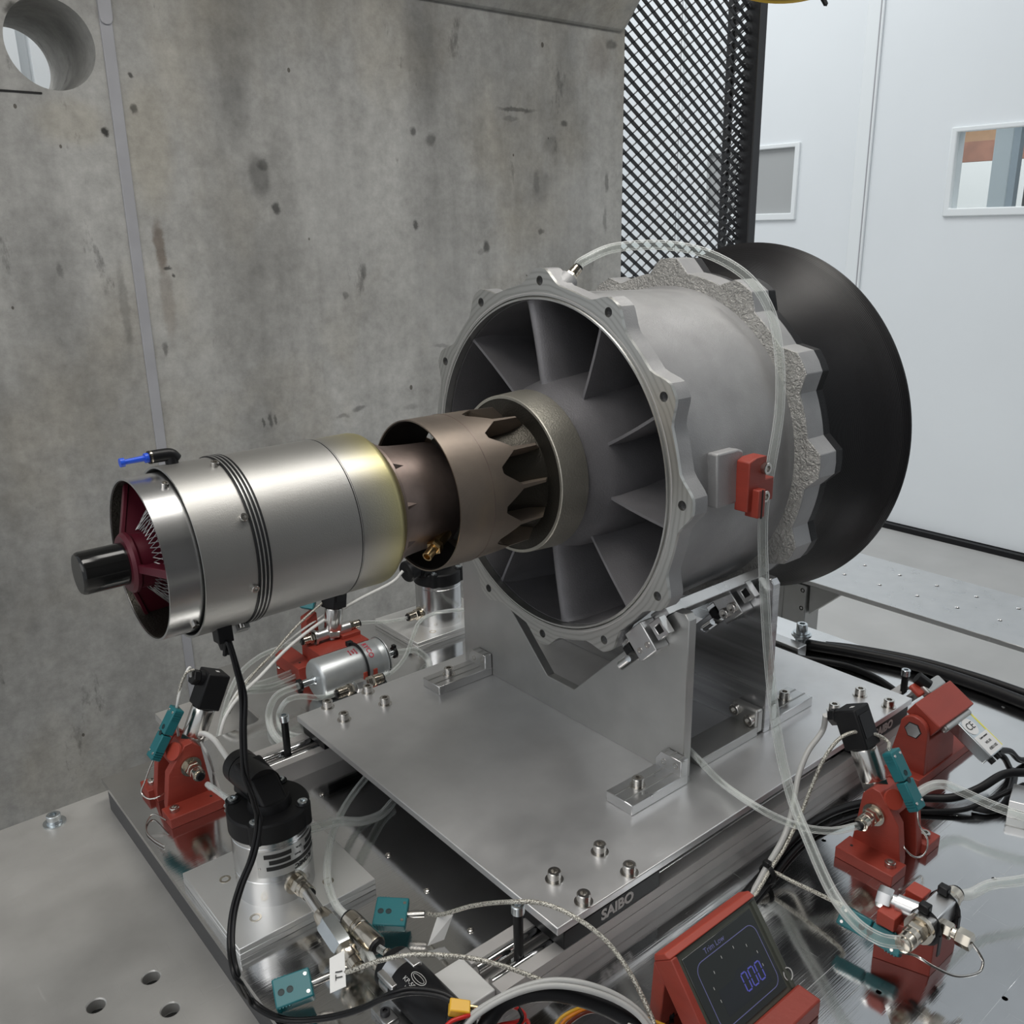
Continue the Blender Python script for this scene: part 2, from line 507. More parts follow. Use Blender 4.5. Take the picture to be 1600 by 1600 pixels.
M['frame_black'] = mat('black_steel_frame', (0.022, 0.022, 0.025), 0.45)
M['crimson'] = mat('crimson_anodised', (0.085, 0.006, 0.016), 0.42, 0.2)
M['red'] = mat('red_printed_plastic', (0.27, 0.036, 0.022), 0.5, noise=0.08, nscale=80, bump=0.2, bscale=900, stretch=(0.2, 0.2, 1.0))
M['red_light'] = mat('red_edge_plastic', (0.34, 0.045, 0.026), 0.5)
M['teal'] = mat('teal_plastic', (0.008, 0.135, 0.155), 0.4)
M['teal_dark'] = mat('teal_hole_shade', (0.002, 0.020, 0.024), 0.5)
M['blue'] = mat('blue_plastic', (0.02, 0.09, 0.62), 0.35)
M['yellow'] = mat('yellow_plastic', (0.75, 0.42, 0.03), 0.35)
M['yellow_paint'] = mat('yellow_paint', (0.80, 0.52, 0.06), 0.35, coat=0.3)
M['clear'] = clear_material('clear_hose')
M['milky'] = mat('milky_hose', (0.70, 0.70, 0.68), 0.25)
M['grey_cable'] = mat('grey_cable', (0.42, 0.42, 0.41), 0.4)
M['braid'] = braid_material()
M['wire_red'] = mat('red_wire', (0.50, 0.015, 0.012), 0.35)
M['wire_orange'] = mat('orange_wire', (0.75, 0.24, 0.02), 0.35)
M['wire_brown'] = mat('brown_wire', (0.16, 0.03, 0.015), 0.35)
M['paper'] = mat('white_paper', (0.75, 0.75, 0.74), 0.6)
M['label'] = mat('silver_label', (0.56, 0.56, 0.55), 0.35, 0.5)
M['label_white'] = mat('white_label', (0.66, 0.66, 0.66), 0.5)
M['ink'] = mat('black_ink', (0.012, 0.012, 0.012), 0.5)
M['ink_white'] = mat('white_ink', (0.55, 0.55, 0.54), 0.5)
M['ink_red'] = mat('red_ink', (0.50, 0.02, 0.05), 0.5)
M['screen'] = mat('lcd_glass', (0.040, 0.045, 0.046), 0.18)
M['screen_lit'] = mat('lcd_lit', (0.05, 0.05, 0.2), 0.3, emit=((0.11, 0.12, 0.55), 0.42))
M['screen_line'] = mat('lcd_line', (0.10, 0.10, 0.2), 0.3, emit=((0.25, 0.27, 0.62), 0.16))
M['bezel'] = mat('grey_green_bezel', (0.075, 0.080, 0.066), 0.4)
M['dark_panel'] = mat('dark_grey_panel', (0.07, 0.07, 0.072), 0.6)
M['glass'] = clear_material('window_glass', (0.93, 0.95, 0.95), (0.6, 0.65, 0.68), 0.06, 0.35, 0.3)
M['grey_pane'] = mat('frosted_pane', (0.40, 0.41, 0.41), 0.4)
M['label_yellow'] = mat('yellow_label', (0.70, 0.66, 0.10), 0.4)

# ------------------------------------------------------------------ mesh helpers
WL = {}


class MB:
    def __init__(self):
        self.v = []
        self.f = []

    def add(self, verts, faces, mx=None):
        o = len(self.v)
        for p in verts:
            p = Vector(p)
            self.v.append(mx @ p if mx else p)
        self.f += [[i + o for i in f] for f in faces]
        return self

    def box(self, c, s, mx=None):
        x, y, z = (k / 2 for k in s)
        vs = [(c[0] + a * x, c[1] + b * y, c[2] + d * z) for a in (-1, 1) for b in (-1, 1) for d in (-1, 1)]
        return self.add(vs, [(0, 1, 3, 2), (4, 6, 7, 5), (0, 4, 5, 1), (2, 3, 7, 6), (0, 2, 6, 4), (1, 5, 7, 3)], mx)

    def hexa(self, bottom, top):
        """8-corner solid from two matching quads (or n-gons)."""
        n = len(bottom)
        fs = [list(range(n))[::-1], [n + i for i in range(n)]]
        fs += [(i, (i + 1) % n, n + (i + 1) % n, n + i) for i in range(n)]
        return self.add(list(bottom) + list(top), fs)

    def lathe(self, prof, mx=None, n=32, closed=False):
        """prof: (h, r) along local Z; ends are capped when r > 0 and not closed."""
        vs, fs, rings = [], [], []
        for h, r in prof:
            if r < 1e-7:
                rings.append([len(vs)])
                vs.append((0, 0, h))
            else:
                rings.append(list(range(len(vs), len(vs) + n)))
                vs += [(r * math.cos(2 * PI * k / n), r * math.sin(2 * PI * k / n), h) for k in range(n)]
        pairs = list(zip(rings, rings[1:]))
        if closed:
            pairs.append((rings[-1], rings[0]))
        for a, b in pairs:
            for k in range(n):
                q = (k + 1) % n
                if len(a) == 1 and len(b) == 1:
                    continue
                if len(a) == 1:
                    fs.append((a[0], b[k], b[q]))
                elif len(b) == 1:
                    fs.append((a[k], b[0], a[q]))
                else:
                    fs.append((a[k], b[k], b[q], a[q]))
        if not closed:
            if len(rings[0]) > 1:
                fs.append(rings[0])
            if len(rings[-1]) > 1:
                fs.append(rings[-1][::-1])
        return self.add(vs, fs, mx)

    def sheet(self, outer, holes, t, mx=None):
        """flat plate in local XY with real holes, thickness t along +Z."""
        loops = [list(outer)] + [list(h) for h in holes]
        flat = [p for l in loops for p in l]
        tris = tessellate_polygon([[Vector((p[0], p[1], 0)) for p in l] for l in loops])
        n = len(flat)
        vs = [(p[0], p[1], 0) for p in flat] + [(p[0], p[1], t) for p in flat]
        fs = [tuple(tr) for tr in tris] + [tuple(i + n for i in tr[::-1]) for tr in tris]
        o = 0
        for l in loops:
            for i in range(len(l)):
                j = (i + 1) % len(l)
                fs.append((o + i, o + j, n + o + j, n + o + i))
            o += len(l)
        return self.add(vs, fs, mx)

    def tube(self, pts, r, n=10, cap=True, flat=1.0):
        pts = [Vector(p) for p in pts]
        tang = []
        for i in range(len(pts)):
            a, b = pts[max(0, i - 1)], pts[min(len(pts) - 1, i + 1)]
            tang.append((b - a).normalized())
        up = Vector((0, 0, 1)) if abs(tang[0].z) < 0.9 else Vector((1, 0, 0))
        nrm = tang[0].cross(up).normalized()
        vs, fs = [], []
        for i, p in enumerate(pts):
            t = tang[i]
            nrm = (nrm - t * nrm.dot(t))
            nrm.normalize()
            bi = t.cross(nrm)
            rr = r[i] if isinstance(r, (list, tuple)) else r
            for k in range(n):
                a = 2 * PI * k / n
                vs.append(p + nrm * (rr * math.cos(a)) + bi * (rr * flat * math.sin(a)))
        for i in range(len(pts) - 1):
            for k in range(n):
                q = (k + 1) % n
                fs.append((i * n + k, i * n + q, (i + 1) * n + q, (i + 1) * n + k))
        if cap:
            fs.append(tuple(range(n))[::-1])
            fs.append(tuple((len(pts) - 1) * n + k for k in range(n)))
        return self.add(vs, fs)

    def hose(self, pts, r, ri, n=14):
        """hollow hose: outer and inner wall joined at both cut ends."""
        a = len(self.v)
        self.tube(pts, r, n, cap=False)
        b = len(self.v)
        self.tube(pts, ri, n, cap=False)
        L = (len(pts) - 1) * n
        for o in (0, L):
            for k in range(n):
                q = (k + 1) % n
                self.f.append([a + o + k, a + o + q, b + o + q, b + o + k])
        return self

    def build(self, name, material, parent=None, bevel=0.0, seg=2, angle=35, loc=None):
        base = Vector(WL[parent]) if parent else Vector(loc or (0, 0, 0))
        me = bpy.data.meshes.new(name)
        me.from_pydata([tuple(p - base) for p in self.v], [], [tuple(f) for f in self.f])
        bm = bmesh.new()
        bm.from_mesh(me)
        bmesh.ops.recalc_face_normals(bm, faces=bm.faces)
        bm.to_mesh(me)
        bm.free()
        me.shade_smooth()
        me.set_sharp_from_angle(angle=math.radians(angle))
        me.materials.append(M[material] if isinstance(material, str) else material)
        o = bpy.data.objects.new(name, me)
        COL.objects.link(o)
        if parent:
            o.parent = parent
        else:
            o.location = base
        WL[o] = tuple(base)
        if bevel:
            b = o.modifiers.new('bevel', 'BEVEL')
            b.width = bevel
            b.segments = seg
            b.limit_method = 'ANGLE'
            b.angle_limit = math.radians(40)
        return o


def tag(o, label, cat, group=None):
    o['label'] = label
    o['category'] = cat
    if group:
        o['group'] = group
    return o


def thing(name, label, cat, loc, group=None):
    o = bpy.data.objects.new(name, None)
    o.empty_display_size = 0.02
    o.location = loc
    COL.objects.link(o)
    WL[o] = tuple(loc)
    return tag(o, label, cat, group)


def struct(o):
    o['kind'] = 'structure'
    return o


def inst(src, name, parent, loc, mx=None):
    """another piece sharing src's mesh; loc is a world point."""
    o = bpy.data.objects.new(name, src.data)
    COL.objects.link(o)
    o.parent = parent
    d = Vector(loc) - Vector(WL[parent])
    o.matrix_local = Matrix.Translation(d) @ (mx.to_4x4() if mx else Matrix.Identity(4))
    WL[o] = WL[parent]
    for md in src.modifiers:
        n = o.modifiers.new(md.name, md.type)
        n.width, n.segments, n.limit_method, n.angle_limit = md.width, md.segments, md.limit_method, md.angle_limit
    return o


def frame(z, loc=(0, 0, 0), x=None):
    """matrix whose local Z is z (and local X as near x as can be), at loc."""
    z = Vector(z).normalized()
    x = Vector(x) if x is not None else (Vector((1, 0, 0)) if abs(z.x) < 0.9 else Vector((0, 1, 0)))
    y = z.cross(x).normalized()
    x = y.cross(z).normalized()
    m = Matrix((x, y, z)).transposed().to_4x4()
    m.translation = Vector(loc)
    return m


def AXX(x, r=0.0, a=0.0):
    """engine point: x station, radius r, angle a in degrees (0 = towards -Y, 90 = up)."""
    return Vector((EX(x), AY - 1.1 * r * math.cos(math.radians(a)), AZ + 1.1 * r * math.sin(math.radians(a))))


AXM = frame((1, 0, 0), (0, AY, AZ), x=(0, -1, 0))   # local Z along the engine, local X = -Y


def eprof(p):
    return [(EX(x), 1.1 * r) for x, r in p]


def circle(r, n, c=(0, 0), ph=0.0):
    return [(c[0] + r * math.cos(2 * PI * k / n + ph), c[1] + r * math.sin(2 * PI * k / n + ph)) for k in range(n)]


def spline(pts, n=10):
    pts = [Vector(p) for p in pts]
    P = [pts[0] * 2 - pts[1]] + pts + [pts[-1] * 2 - pts[-2]]
    out = []
    for i in range(1, len(P) - 2):
        a, b, c, d = P[i - 1:i + 3]
        for k in range(n):
            t = k / n
            out.append(0.5 * ((2 * b) + (c - a) * t + (2 * a - 5 * b + 4 * c - d) * t * t + (3 * b - a - 3 * c + d) * t ** 3))
    out.append(pts[-1])
    return out


def text_mesh(name, body, size, mx, material, parent, extrude=0.00015, shear=0.0, bold=0.0, align='CENTER'):
    """flat lettering turned into a mesh, local XY plane of mx (world)."""
    c = bpy.data.curves.new(name, 'FONT')
    c.body = body
    c.size = size
    c.extrude = extrude
    c.shear = shear
    c.offset = bold
    c.align_x = align
    c.align_y = 'CENTER'
    c.resolution_u = 3
    t = bpy.data.objects.new(name, c)
    me = bpy.data.meshes.new_from_object(t)
    bpy.data.objects.remove(t)
    bpy.data.curves.remove(c)
    me.materials.clear()
    me.materials.append(M[material])
    me.transform(Matrix.Translation(-Vector(WL[parent])) @ mx)
    o = bpy.data.objects.new(name, me)
    COL.objects.link(o)
    o.parent = parent
    WL[o] = WL[parent]
    return o


def cap_bolt(mb, r, h, mx, washer=0.0, n=24):
    """socket head cap screw standing along local +Z, with its washer."""
    if washer:
        mb.lathe([(0, r * 0.55), (0, washer), (0.0012, washer), (0.0012, r * 0.55)], mx, n)
    b = 0.0012 if washer else 0.0
    vs, fs = [], []
    prof = [(b, 0), (b, r), (b + h * 0.9, r), (b + h, r * 0.9)]
    rings = []
    for hh, rr in prof:
        if rr == 0:
            rings.append([len(vs)])
            vs.append((0, 0, hh))
        else:
            rings.append(list(range(len(vs), len(vs) + n)))
            vs += [(rr * math.cos(2 * PI * k / n), rr * math.sin(2 * PI * k / n), hh) for k in range(n)]
    hexr = r * 0.56
    for hh in (b + h, b + h * 0.45):
        rings.append(list(range(len(vs), len(vs) + n)))
        for k in range(n):
            a = 2 * PI * k / n
            q = hexr * math.cos(PI / 6) / math.cos((a % (PI / 3)) - PI / 6)
            vs.append((q * math.cos(a), q * math.sin(a), hh))
    rings.append([len(vs)])
    vs.append((0, 0, b + h * 0.45))
    for a, c in zip(rings, rings[1:]):
        for k in range(n):
            q = (k + 1) % n
            if len(a) == 1:
                fs.append((a[0], c[k], c[q]))
            elif len(c) == 1:
                fs.append((a[k], c[0], a[q]))
            else:
                fs.append((a[k], c[k], c[q], a[q]))
    return mb.add(vs, fs, mx)


def hexprism(mb, r, h, mx, z0=0.0, bore=0.0):
    c = r * 0.93
    n = 6
    vs, fs = [], []
    for hh, k in ((z0, 0.92), (z0 + h * 0.1, 1), (z0 + h * 0.9, 1), (z0 + h, 0.92)):
        vs += [(r * k * math.cos(PI / 3 * i), r * k * math.sin(PI / 3 * i), hh) for i in range(n)]
    for j in range(3):
        for i in range(n):
            q = (i + 1) % n
            fs.append((j * n + i, j * n + q, (j + 1) * n + q, (j + 1) * n + i))
    fs.append(tuple(range(n))[::-1])
    fs.append(tuple(3 * n + i for i in range(n)))
    return mb.add(vs, fs, mx)


def push_fitting(parent, p, d, s=1.0, collar=True, name='hose_fitting'):
    """nickel push-in fitting: collar, hex, sleeve with black release ring; starts at p, points along d."""
    mx = frame(d, p)
    m = MB()
    z = 0.0
    if collar:
        m.lathe([(0, 0), (0, 0.0085 * s), (0.003 * s, 0.0085 * s), (0.003 * s, 0.006 * s)], mx, 24)
        z = 0.003 * s
    hexprism(m, 0.0074 * s, 0.006 * s, mx, z)
    m.lathe([(z + 0.006 * s, 0.005 * s), (z + 0.0065 * s, 0.0062 * s), (z + 0.010 * s, 0.0062 * s), (z + 0.0103 * s, 0.0056 * s), (z + 0.0108 * s, 0.0056 * s),
             (z + 0.0111 * s, 0.0062 * s), (z + 0.016 * s, 0.0060 * s), (z + 0.0165 * s, 0.0052 * s)], mx, 24)
    o = m.build(name, 'nickel', parent)
    m2 = MB()
    m2.lathe([(z + 0.0165 * s, 0.0055 * s), (z + 0.0185 * s, 0.0055 * s), (z + 0.019 * s, 0.0045 * s)], mx, 20)
    m2.build('release_ring', 'black', o)
    return Vector(p) + Vector(d).normalized() * (z + 0.017 * s)
# ================================================================== the setting
FZ = -0.95           # hall floor
MZ = -0.05           # top of the polished base plate
WY = 1.2             # face of the concrete wall
# floor
struct(MB().box((1.5, 0.5, FZ - 0.05), (9, 9, 0.1)).build('floor', 'floor'))
# concrete culvert: wall with a cast hole, haunch, ceiling, opposite wall
wm = Matrix(((1, 0, 0, 0), (0, 0, 1, WY), (0, 1, 0, 0), (0, 0, 0, 1)))      # local x,y,z -> X, Z, Y
hole = [(0.034 + 0.0665 * math.cos(2 * PI * k / 64), 0.8515 + 0.0665 * math.sin(2 * PI * k / 64)) for k in range(64)]
wl = MB().sheet([(-0.75, FZ), (1.32, FZ), (1.32, 1.6), (-0.75, 1.6)], [hole], 0.27, wm).build('wall_left', 'concrete_wall')
struct(wl)
hb = [(-0.75, WY, 0.99), (-0.75, 0.80, 1.45), (-0.75, WY, 1.45)]
hau = MB().hexa(hb, [(1.32, y, z) for _, y, z in hb]).build('trim_1', 'concrete', bevel=0.02, seg=3)
struct(hau)
struct(MB().box((0.285, -0.1, 1.55), (2.07, 2.9, 0.2)).build('ceiling', 'concrete'))
struct(MB().box((0.285, -1.45, 0.25), (2.07, 0.2, 2.4)).build('wall_right', 'dark_panel'))  # out of view; dark tone chosen to deepen reflections in the metal
# grey sealant strip in the joint of the wall, a second length lapped over it at the top
sp = MB().hexa([(0.1085, WY + .01, FZ), (0.1240, WY + .01, FZ), (0.1325, WY + .01, 1.0), (0.1125, WY + .01, 1.0)],
               [(0.1085, WY - .003, FZ), (0.1240, WY - .003, FZ), (0.1325, WY - .003, 1.0), (0.1125, WY - .003, 1.0)]).build('trim_2', 'sealant', bevel=0.0012)
struct(sp)
up = [(0.112, 0.90)] + [(0.1225 - 0.0105 * math.cos(t * PI / 8), 0.898 - 0.0105 * math.sin(t * PI / 8)) for t in range(1, 8)] + [(0.133, 0.90), (0.1355, 1.1), (0.1135, 1.1)]
wm2 = Matrix(((1, 0, 0, 0), (0, 0, -1, WY - 0.003), (0, 1, 0, 0), (0, 0, 0, 1)))
struct(MB().sheet(up, [], 0.003, wm2).build('trim_3', 'sealant', bevel=0.001))
# shallow formwork seam beside the hole
struct(MB().box((-0.055, WY, 0.7795), (0.13, 0.003, 0.003)).build('trim_4', 'dark'))
# white sheeted hall seen through the hole
clad = MB()
for k in range(26):
    clad.box((-1.6 + 0.12 * k, 2.75, 0.9), (0.085, 0.04, 2.4))
clad.box((-0.1, 2.785, 0.9), (3.2, 0.03, 2.4))
struct(clad.build('wall_back', 'white'))

# white hall wall with two windows
HX = 3.95
hm = Matrix(((0, 0, 1, HX), (1, 0, 0, 0), (0, 1, 0, 0), (0, 0, 0, 1)))      # local x,y,z -> Y, Z, X
w1 = [(1.648, 0.612), (1.05, 0.612), (1.05, 0.948), (1.648, 0.948)]
w2 = [(3.05, 0.612), (2.475, 0.612), (2.475, 0.948), (3.05, 0.948)]
hall = MB().sheet([(-2.5, FZ + 0.03), (5.5, FZ + 0.03), (5.5, 4.2), (-2.5, 4.2)], [w1, w2], 0.08, hm).build('wall_hall', 'white')
struct(hall)
for y in (2.095, 3.29):
    j = MB()
    j.box((HX - 0.006, y, 1.6), (0.012, 0.085, 5.1))
    o = j.build('trim_5', 'white_trim', bevel=0.004)
    struct(o)
    MB().box((HX - 0.0065, y - 0.028, 1.6), (0.014, 0.006, 5.1)).build('seam', 'sealant', o)
struct(MB().box((HX - 0.01, 1.5, FZ + 0.013), (0.05, 8.0, 0.026)).build('baseboard_hall', 'rubber'))
for n, w in enumerate((w1, w2)):
    y1, y0, z0, z1 = w[0][0], w[1][0], w[0][1], w[2][1]
    outer = [(y0 - 0.022, z0 - 0.030), (y1 + 0.022, z0 - 0.030), (y1 + 0.022, z1 + 0.016), (y0 - 0.022, z1 + 0.016)]
    inner = [(y0 + 0.006, z0 + 0.006), (y1 - 0.006, z0 + 0.006), (y1 - 0.006, z1 - 0.006), (y0 + 0.006, z1 - 0.006)]
    fm = Matrix(((0, 0, 1, HX - 0.014), (1, 0, 0, 0), (0, 1, 0, 0), (0, 0, 0, 1)))
    f = struct(MB().sheet(outer, [inner], 0.035, fm).build('window_%d' % (n + 1), 'white_trim', bevel=0.005))
    g = MB().box((HX + 0.012, (y0 + y1) / 2, (z0 + z1) / 2), (0.006, y1 - y0, z1 - z0)).build('pane', 'glass' if n == 0 else 'grey_pane', f)
# what the right-hand window looks out on
tag(MB().box((6.4, 2.7, 0.0), (0.05, 3.6, 1.9)).build('white_fence', 'white_trim'), 'white boarded fence seen through the right-hand hall window', 'fence')
bh = thing('tan_building', 'tan and brick-red building behind the fence outside the right-hand window', 'building', (8.2, 3.1, FZ))
MB().box((8.2, 3.1, 0.5), (0.4, 5.0, 2.9)).build('wall', mat('tan_render', (0.42, 0.27, 0.16), 0.8, noise=0.1), bh)
MB().box((7.95, 3.1, 1.12), (0.1, 5.0, 0.16)).build('brick_band', mat('brick_band', (0.32, 0.15, 0.10), 0.8, noise=0.2, nscale=8), bh)
gp = thing('window_mullion', 'pale blue-grey window mullion, set as an upright just outside the right-hand window', 'post', (4.9, 1.84, FZ))  # mullion of the window, built as a separate upright
MB().box((4.9, 1.84, 0.6), (0.06, 0.10, 3.1)).build('upright', mat('pale_blue_grey', (0.55, 0.62, 0.66), 0.4), gp, bevel=0.008)
MB().box((4.885, 1.77, 0.6), (0.05, 0.035, 3.1)).build('edge_strip', mat('blue_grey_strip', (0.33, 0.40, 0.46), 0.4), gp)
tag(MB().box((5.0, 1.45, 0.5), (0.05, 0.6, 2.9)).build('dark_curtain', mat('dark_curtain', (0.07, 0.065, 0.06), 0.9, noise=0.3, nscale=6)), 'dark brown-grey hanging sheet at the right edge outside the right-hand window', 'curtain')

area('yard_fill_light', (5.5, 2.0, 3.2), (0, math.radians(-20), 0), 1.2, 3.0, 130, (1.0, 0.98, 0.95))  # added fill light, stands in for daylight on the fence

# black expanded-metal gate at the end of the concrete wall
gate = thing('mesh_gate', 'black expanded metal mesh gate in a black steel frame beside concrete wall end', 'gate', (1.9, 1.25, FZ))


def expanded(mb, o, u, w, nu, nv, pu, pv, z0):
    """lattice of strands in the plane of u and Z; w is the plane's normal."""
    o, u, w = Vector(o), Vector(u), Vector(w)
    zz = Vector((0, 0, 1))
    for i in range(nu):
        for j in range(nv):
            c = o + u * (pu * i) + zz * (z0 + pv * j)
            for s, hw in ((1, 0.0011), (-1, 0.0041)):
                for half in (0, 1):
                    a = c + (u * (pu / 2 * half)) + zz * (pv / 2 * (half if s > 0 else 1 - half))
                    if s < 0:
                        a = c + u * (pu / 2 * half) + zz * (pv / 2 * (2 - half) - pv / 2)
                    b = a + u * (pu / 2) + zz * (s * pv / 2)
                    d = (b - a).normalized()
                    nn = d.cross(w).normalized()
                    t = w * 0.0024
                    k = nn * hw
                    mb.hexa([a - k - t, a + k - t, a + k + t, a - k + t], [b - k - t, b + k - t, b + k + t, b - k + t])


mm = MB()
expanded(mm, (1.31, 1.262, 0), (1, 0, 0), (0, 1, 0), 12, 83, 0.047, 0.0302, FZ + 0.04)
mo = mm.build('mesh', 'frame_black', gate)
mo['kind'] = 'stuff'
mm = MB()
expanded(mm, (1.885, 1.27, 0), (0, 1, 0), (1, 0, 0), 1, 83, 0.047, 0.0302, FZ + 0.04)
mo = mm.build('side_mesh', 'frame_black', gate)
mo['kind'] = 'stuff'
MB().box((1.895, 1.25, 0.33), (0.035, 0.045, 2.56)).build('frame_post', 'frame_black', gate, bevel=0.003)
MB().box((1.885, 1.325, 0.33), (0.02, 0.02, 2.56)).build('rear_post', 'frame_black', gate, bevel=0.003)
MB().box((1.61, 1.25, FZ + 0.02), (0.56, 0.035, 0.035)).build('bottom_rail', 'frame_black', gate, bevel=0.003)
MB().box((1.61, 1.25, 1.59), (0.56, 0.035, 0.035)).build('top_rail', 'frame_black', gate, bevel=0.003)

# yellow reel hanging into the top of the picture
RZ = 1.2105
reel = thing('hanging_reel', 'yellow round hanging reel cut off by the top edge, before the black mesh gate', 'reel', (1.5, 0.90, RZ))
rmx = frame((0.50, 0.46, -0.35), (1.5, 0.90, RZ))
m = MB()
m.lathe([(-0.03, 0.03), (-0.03, 0.19), (-0.02, 0.212), (-0.008, 0.220), (0.004, 0.220), (0.008, 0.212), (0.014, 0.20), (0.020, 0.15), (0.022, 0.03)], rmx, 80)
m.build('drum', 'yellow_paint', reel)
m = MB()
m.lathe([(-0.010, 0.217), (-0.010, 0.2215), (-0.006, 0.2215), (-0.006, 0.217)], rmx, 80, closed=True)
m.build('rim', mat('ochre_rim', (0.42, 0.25, 0.03), 0.4), reel)
m = MB()
m.lathe([(0, 0.0), (0, 0.006), (0.026, 0.005), (0.03, 0.0)], frame((0.3, -0.5, -1), (1.5, 0.797, 1.035)), 12)
m.lathe([(0, 0), (0, 0.007), (0.010, 0.007), (0.010, 0)], frame((0, 0, 1), (1.503, 0.799, 1.028)), 12)
m.build('hook', 'black', reel)
m = MB()
m.lathe([(0, 0.012), (1.45 - RZ, 0.012)], frame((0, 0, 1), (1.5, 0.90, RZ)), 16)
m.build('hanger_rod', 'frame_black', reel)

# ================================================================== tables
# lower worn steel table
TZ = -0.085
hc = ((-0.2578, 0.2698), (-0.3062, 0.2695), (-0.2576, 0.2221), (-0.3062, 0.2221))
hs = [circle(0.0079, 20, c) for c in hc]
T = Matrix.Translation
lt = thing('steel_table', 'worn scratched bare steel table top in the bottom left corner', 'table', (-0.3, 0.2, FZ))
MB().sheet([(-1.1, -1.0), (0.70, -1.0), (0.70, 0.755), (-0.085, 0.755), (-0.085, 0.604), (-1.1, 0.604)], hs, 0.012, T((0, 0, TZ - 0.012))).build('top', 'table', lt, bevel=0.001, seg=1)
for x, y in ((-1.0, 0.50), (0.6, 0.66), (-1.0, -0.9), (0.6, -0.9)):
    MB().box((x, y, (FZ + TZ - 0.012) / 2), (0.06, 0.06, TZ - 0.012 - FZ)).build('leg', 'alu_dull', lt, bevel=0.003)
for x, y in hc[:3]:
    MB().lathe([(0, 0), (0, 0.0086), (0.006, 0.0086), (0.006, 0)], T((x, y, TZ - 0.018)), 20).build('hole_backing', 'dark', lt)  # dark disc closing the hole from below
# bolt with wide washer at the far edge
def flange_bolt(x, y, z, label, name='table_bolt', s=1.0):
    t = thing(name, label, 'bolt', (x, y, z))
    m = MB()
    m.lathe([(0, 0.006 * s), (0, 0.0125 * s), (0.0018 * s, 0.0125 * s), (0.0022 * s, 0.009 * s), (0.0045 * s, 0.009 * s), (0.0045 * s, 0.006 * s)], T((x, y, z)), 28)
    m.build('washer', 'zinc', t)
    m = MB()
    cap_bolt(m, 0.0078 * s, 0.0085 * s, T((x, y, z + 0.0035 * s)))
    m.build('head', 'zinc', t)
    return t


flange_bolt(-0.2626, 0.576, TZ, 'zinc cap bolt on a wide washer near far edge of worn steel table')
flange_bolt(-0.137, 0.535, MZ, 'zinc cap bolt on washer behind the left red bracket with the teal plug', s=0.85)

# polished base plate, L-shaped, with tapped holes
fil = [(-0.016 + 0.016 * math.sin(k * PI / 12), 0.591 - 0.016 * math.cos(k * PI / 12)) for k in range(0, 7)]
outl = [(-0.206, -0.62), (0.784, -0.62), (0.784, 0.76), (0.0, 0.76)] + fil[::-1] + [(-0.206, 0.575)]
tap = [(0.1916, -0.187), (0.2636, -0.258), (0.4046, -0.188), (0.3323, -0.047), (0.4743, -0.118), (0.7514, -0.0485), (0.2964, -0.0387),
       (0.7488, 0.3012), (0.4046, -0.258), (0.3323, -0.258), (0.5443, -0.188), (0.6143, -0.118), (0.6843, -0.0485), (0.6843, -0.118), (0.1216, -0.258), (0.4743, -0.258)]
base = thing('base_plate', 'mirror-polished scratched aluminium base plate under the whole rig', 'plate', (0.3, 0.1, MZ - 0.012))
MB().sheet(outl, [circle(0.0024, 10, c) for c in tap], 0.006, T((0, 0, MZ - 0.006))).build('sheet', 'mirror', base, bevel=0.0008, seg=1)
m = MB()
m.box((-0.1985, -0.03, MZ - 0.0205), (0.012, 1.18, 0.0288))
m.build('gap_strip', 'dark_panel', base)  # dark strip filling the gap between plate edge and table
m = MB()
m.box((-0.096, 0.566, MZ - 0.0205), (0.192, 0.012, 0.0288))
m.build('gap_strip', 'dark_panel', base)  # dark strip filling the same gap along the far edge
m = MB()
m.lathe([(0, 0.0034), (0.0012, 0.0030), (0.0018, 0.0018), (0.0010, 0.0016), (0.0010, 0)], T((0, 0, 0)), 14)
scr = None
for k in range(7):
    y = 0.3726 + 0.07 - 0.07 * k
    if scr is None:
        mm = MB()
        mm.add(m.v, m.f, T((-0.0238, y, MZ)))
        scr = mm.build('screw', 'steel', base)
        p0 = Vector((-0.0238, y, MZ))
    else:
        inst(scr, 'screw', base, Vector(WL[base]) + Vector((0, -0.07 * k, 0)))
for x, y in ((0.085, 0.703), (0.30, 0.70), (0.16, 0.70), (-0.10, 0.545)):
    inst(scr, 'screw', base, Vector(WL[base]) + Vector((x, y, MZ)) - p0)

# long aluminium bench outside on its post
bench = thing('drilled_bench', 'long narrow drilled aluminium bench behind the black bellmouth', 'bench', (0.98, 0.1, FZ))
bh_ = [(x, 0.3107 - 0.0654 * k) for k in range(-3, 14) for x in (0.96, 1.0266)]
MB().sheet([(0.889, -0.75), (1.080, -0.75), (1.080, 0.62), (0.889, 0.62)], [circle(0.0032, 10, c) for c in bh_], 0.008, T((0, 0, -0.028))).build('top', 'alu', bench, bevel=0.0008, seg=1)
m = MB()
m.lathe([(0, 0.0031), (0.0065, 0.0031)], T((0, 0, -0.0275)), 10)
bm_ = MB()
for x, y in bh_:
    bm_.add(m.v, m.f, T((x, y, 0)))
o = bm_.build('hole_shades', 'frame_black', bench)  # black fills put the shade into the drilled holes
o['kind'] = 'stuff'
pp = MB()
pp.box((0.915, 0.362, (FZ - 0.032) / 2), (0.045, 0.045, -0.032 - FZ))
pp.build('post', 'alu_dull', bench, bevel=0.002)
MB().box((0.915, 0.362, -0.034), (0.02, 0.05, 0.008)).build('post_cap', 'alu_dull', bench)
MB().box((0.910, 0.408, -0.072), (0.03, 0.045, 0.078)).build('bracket', 'alu_dull', bench, bevel=0.002)
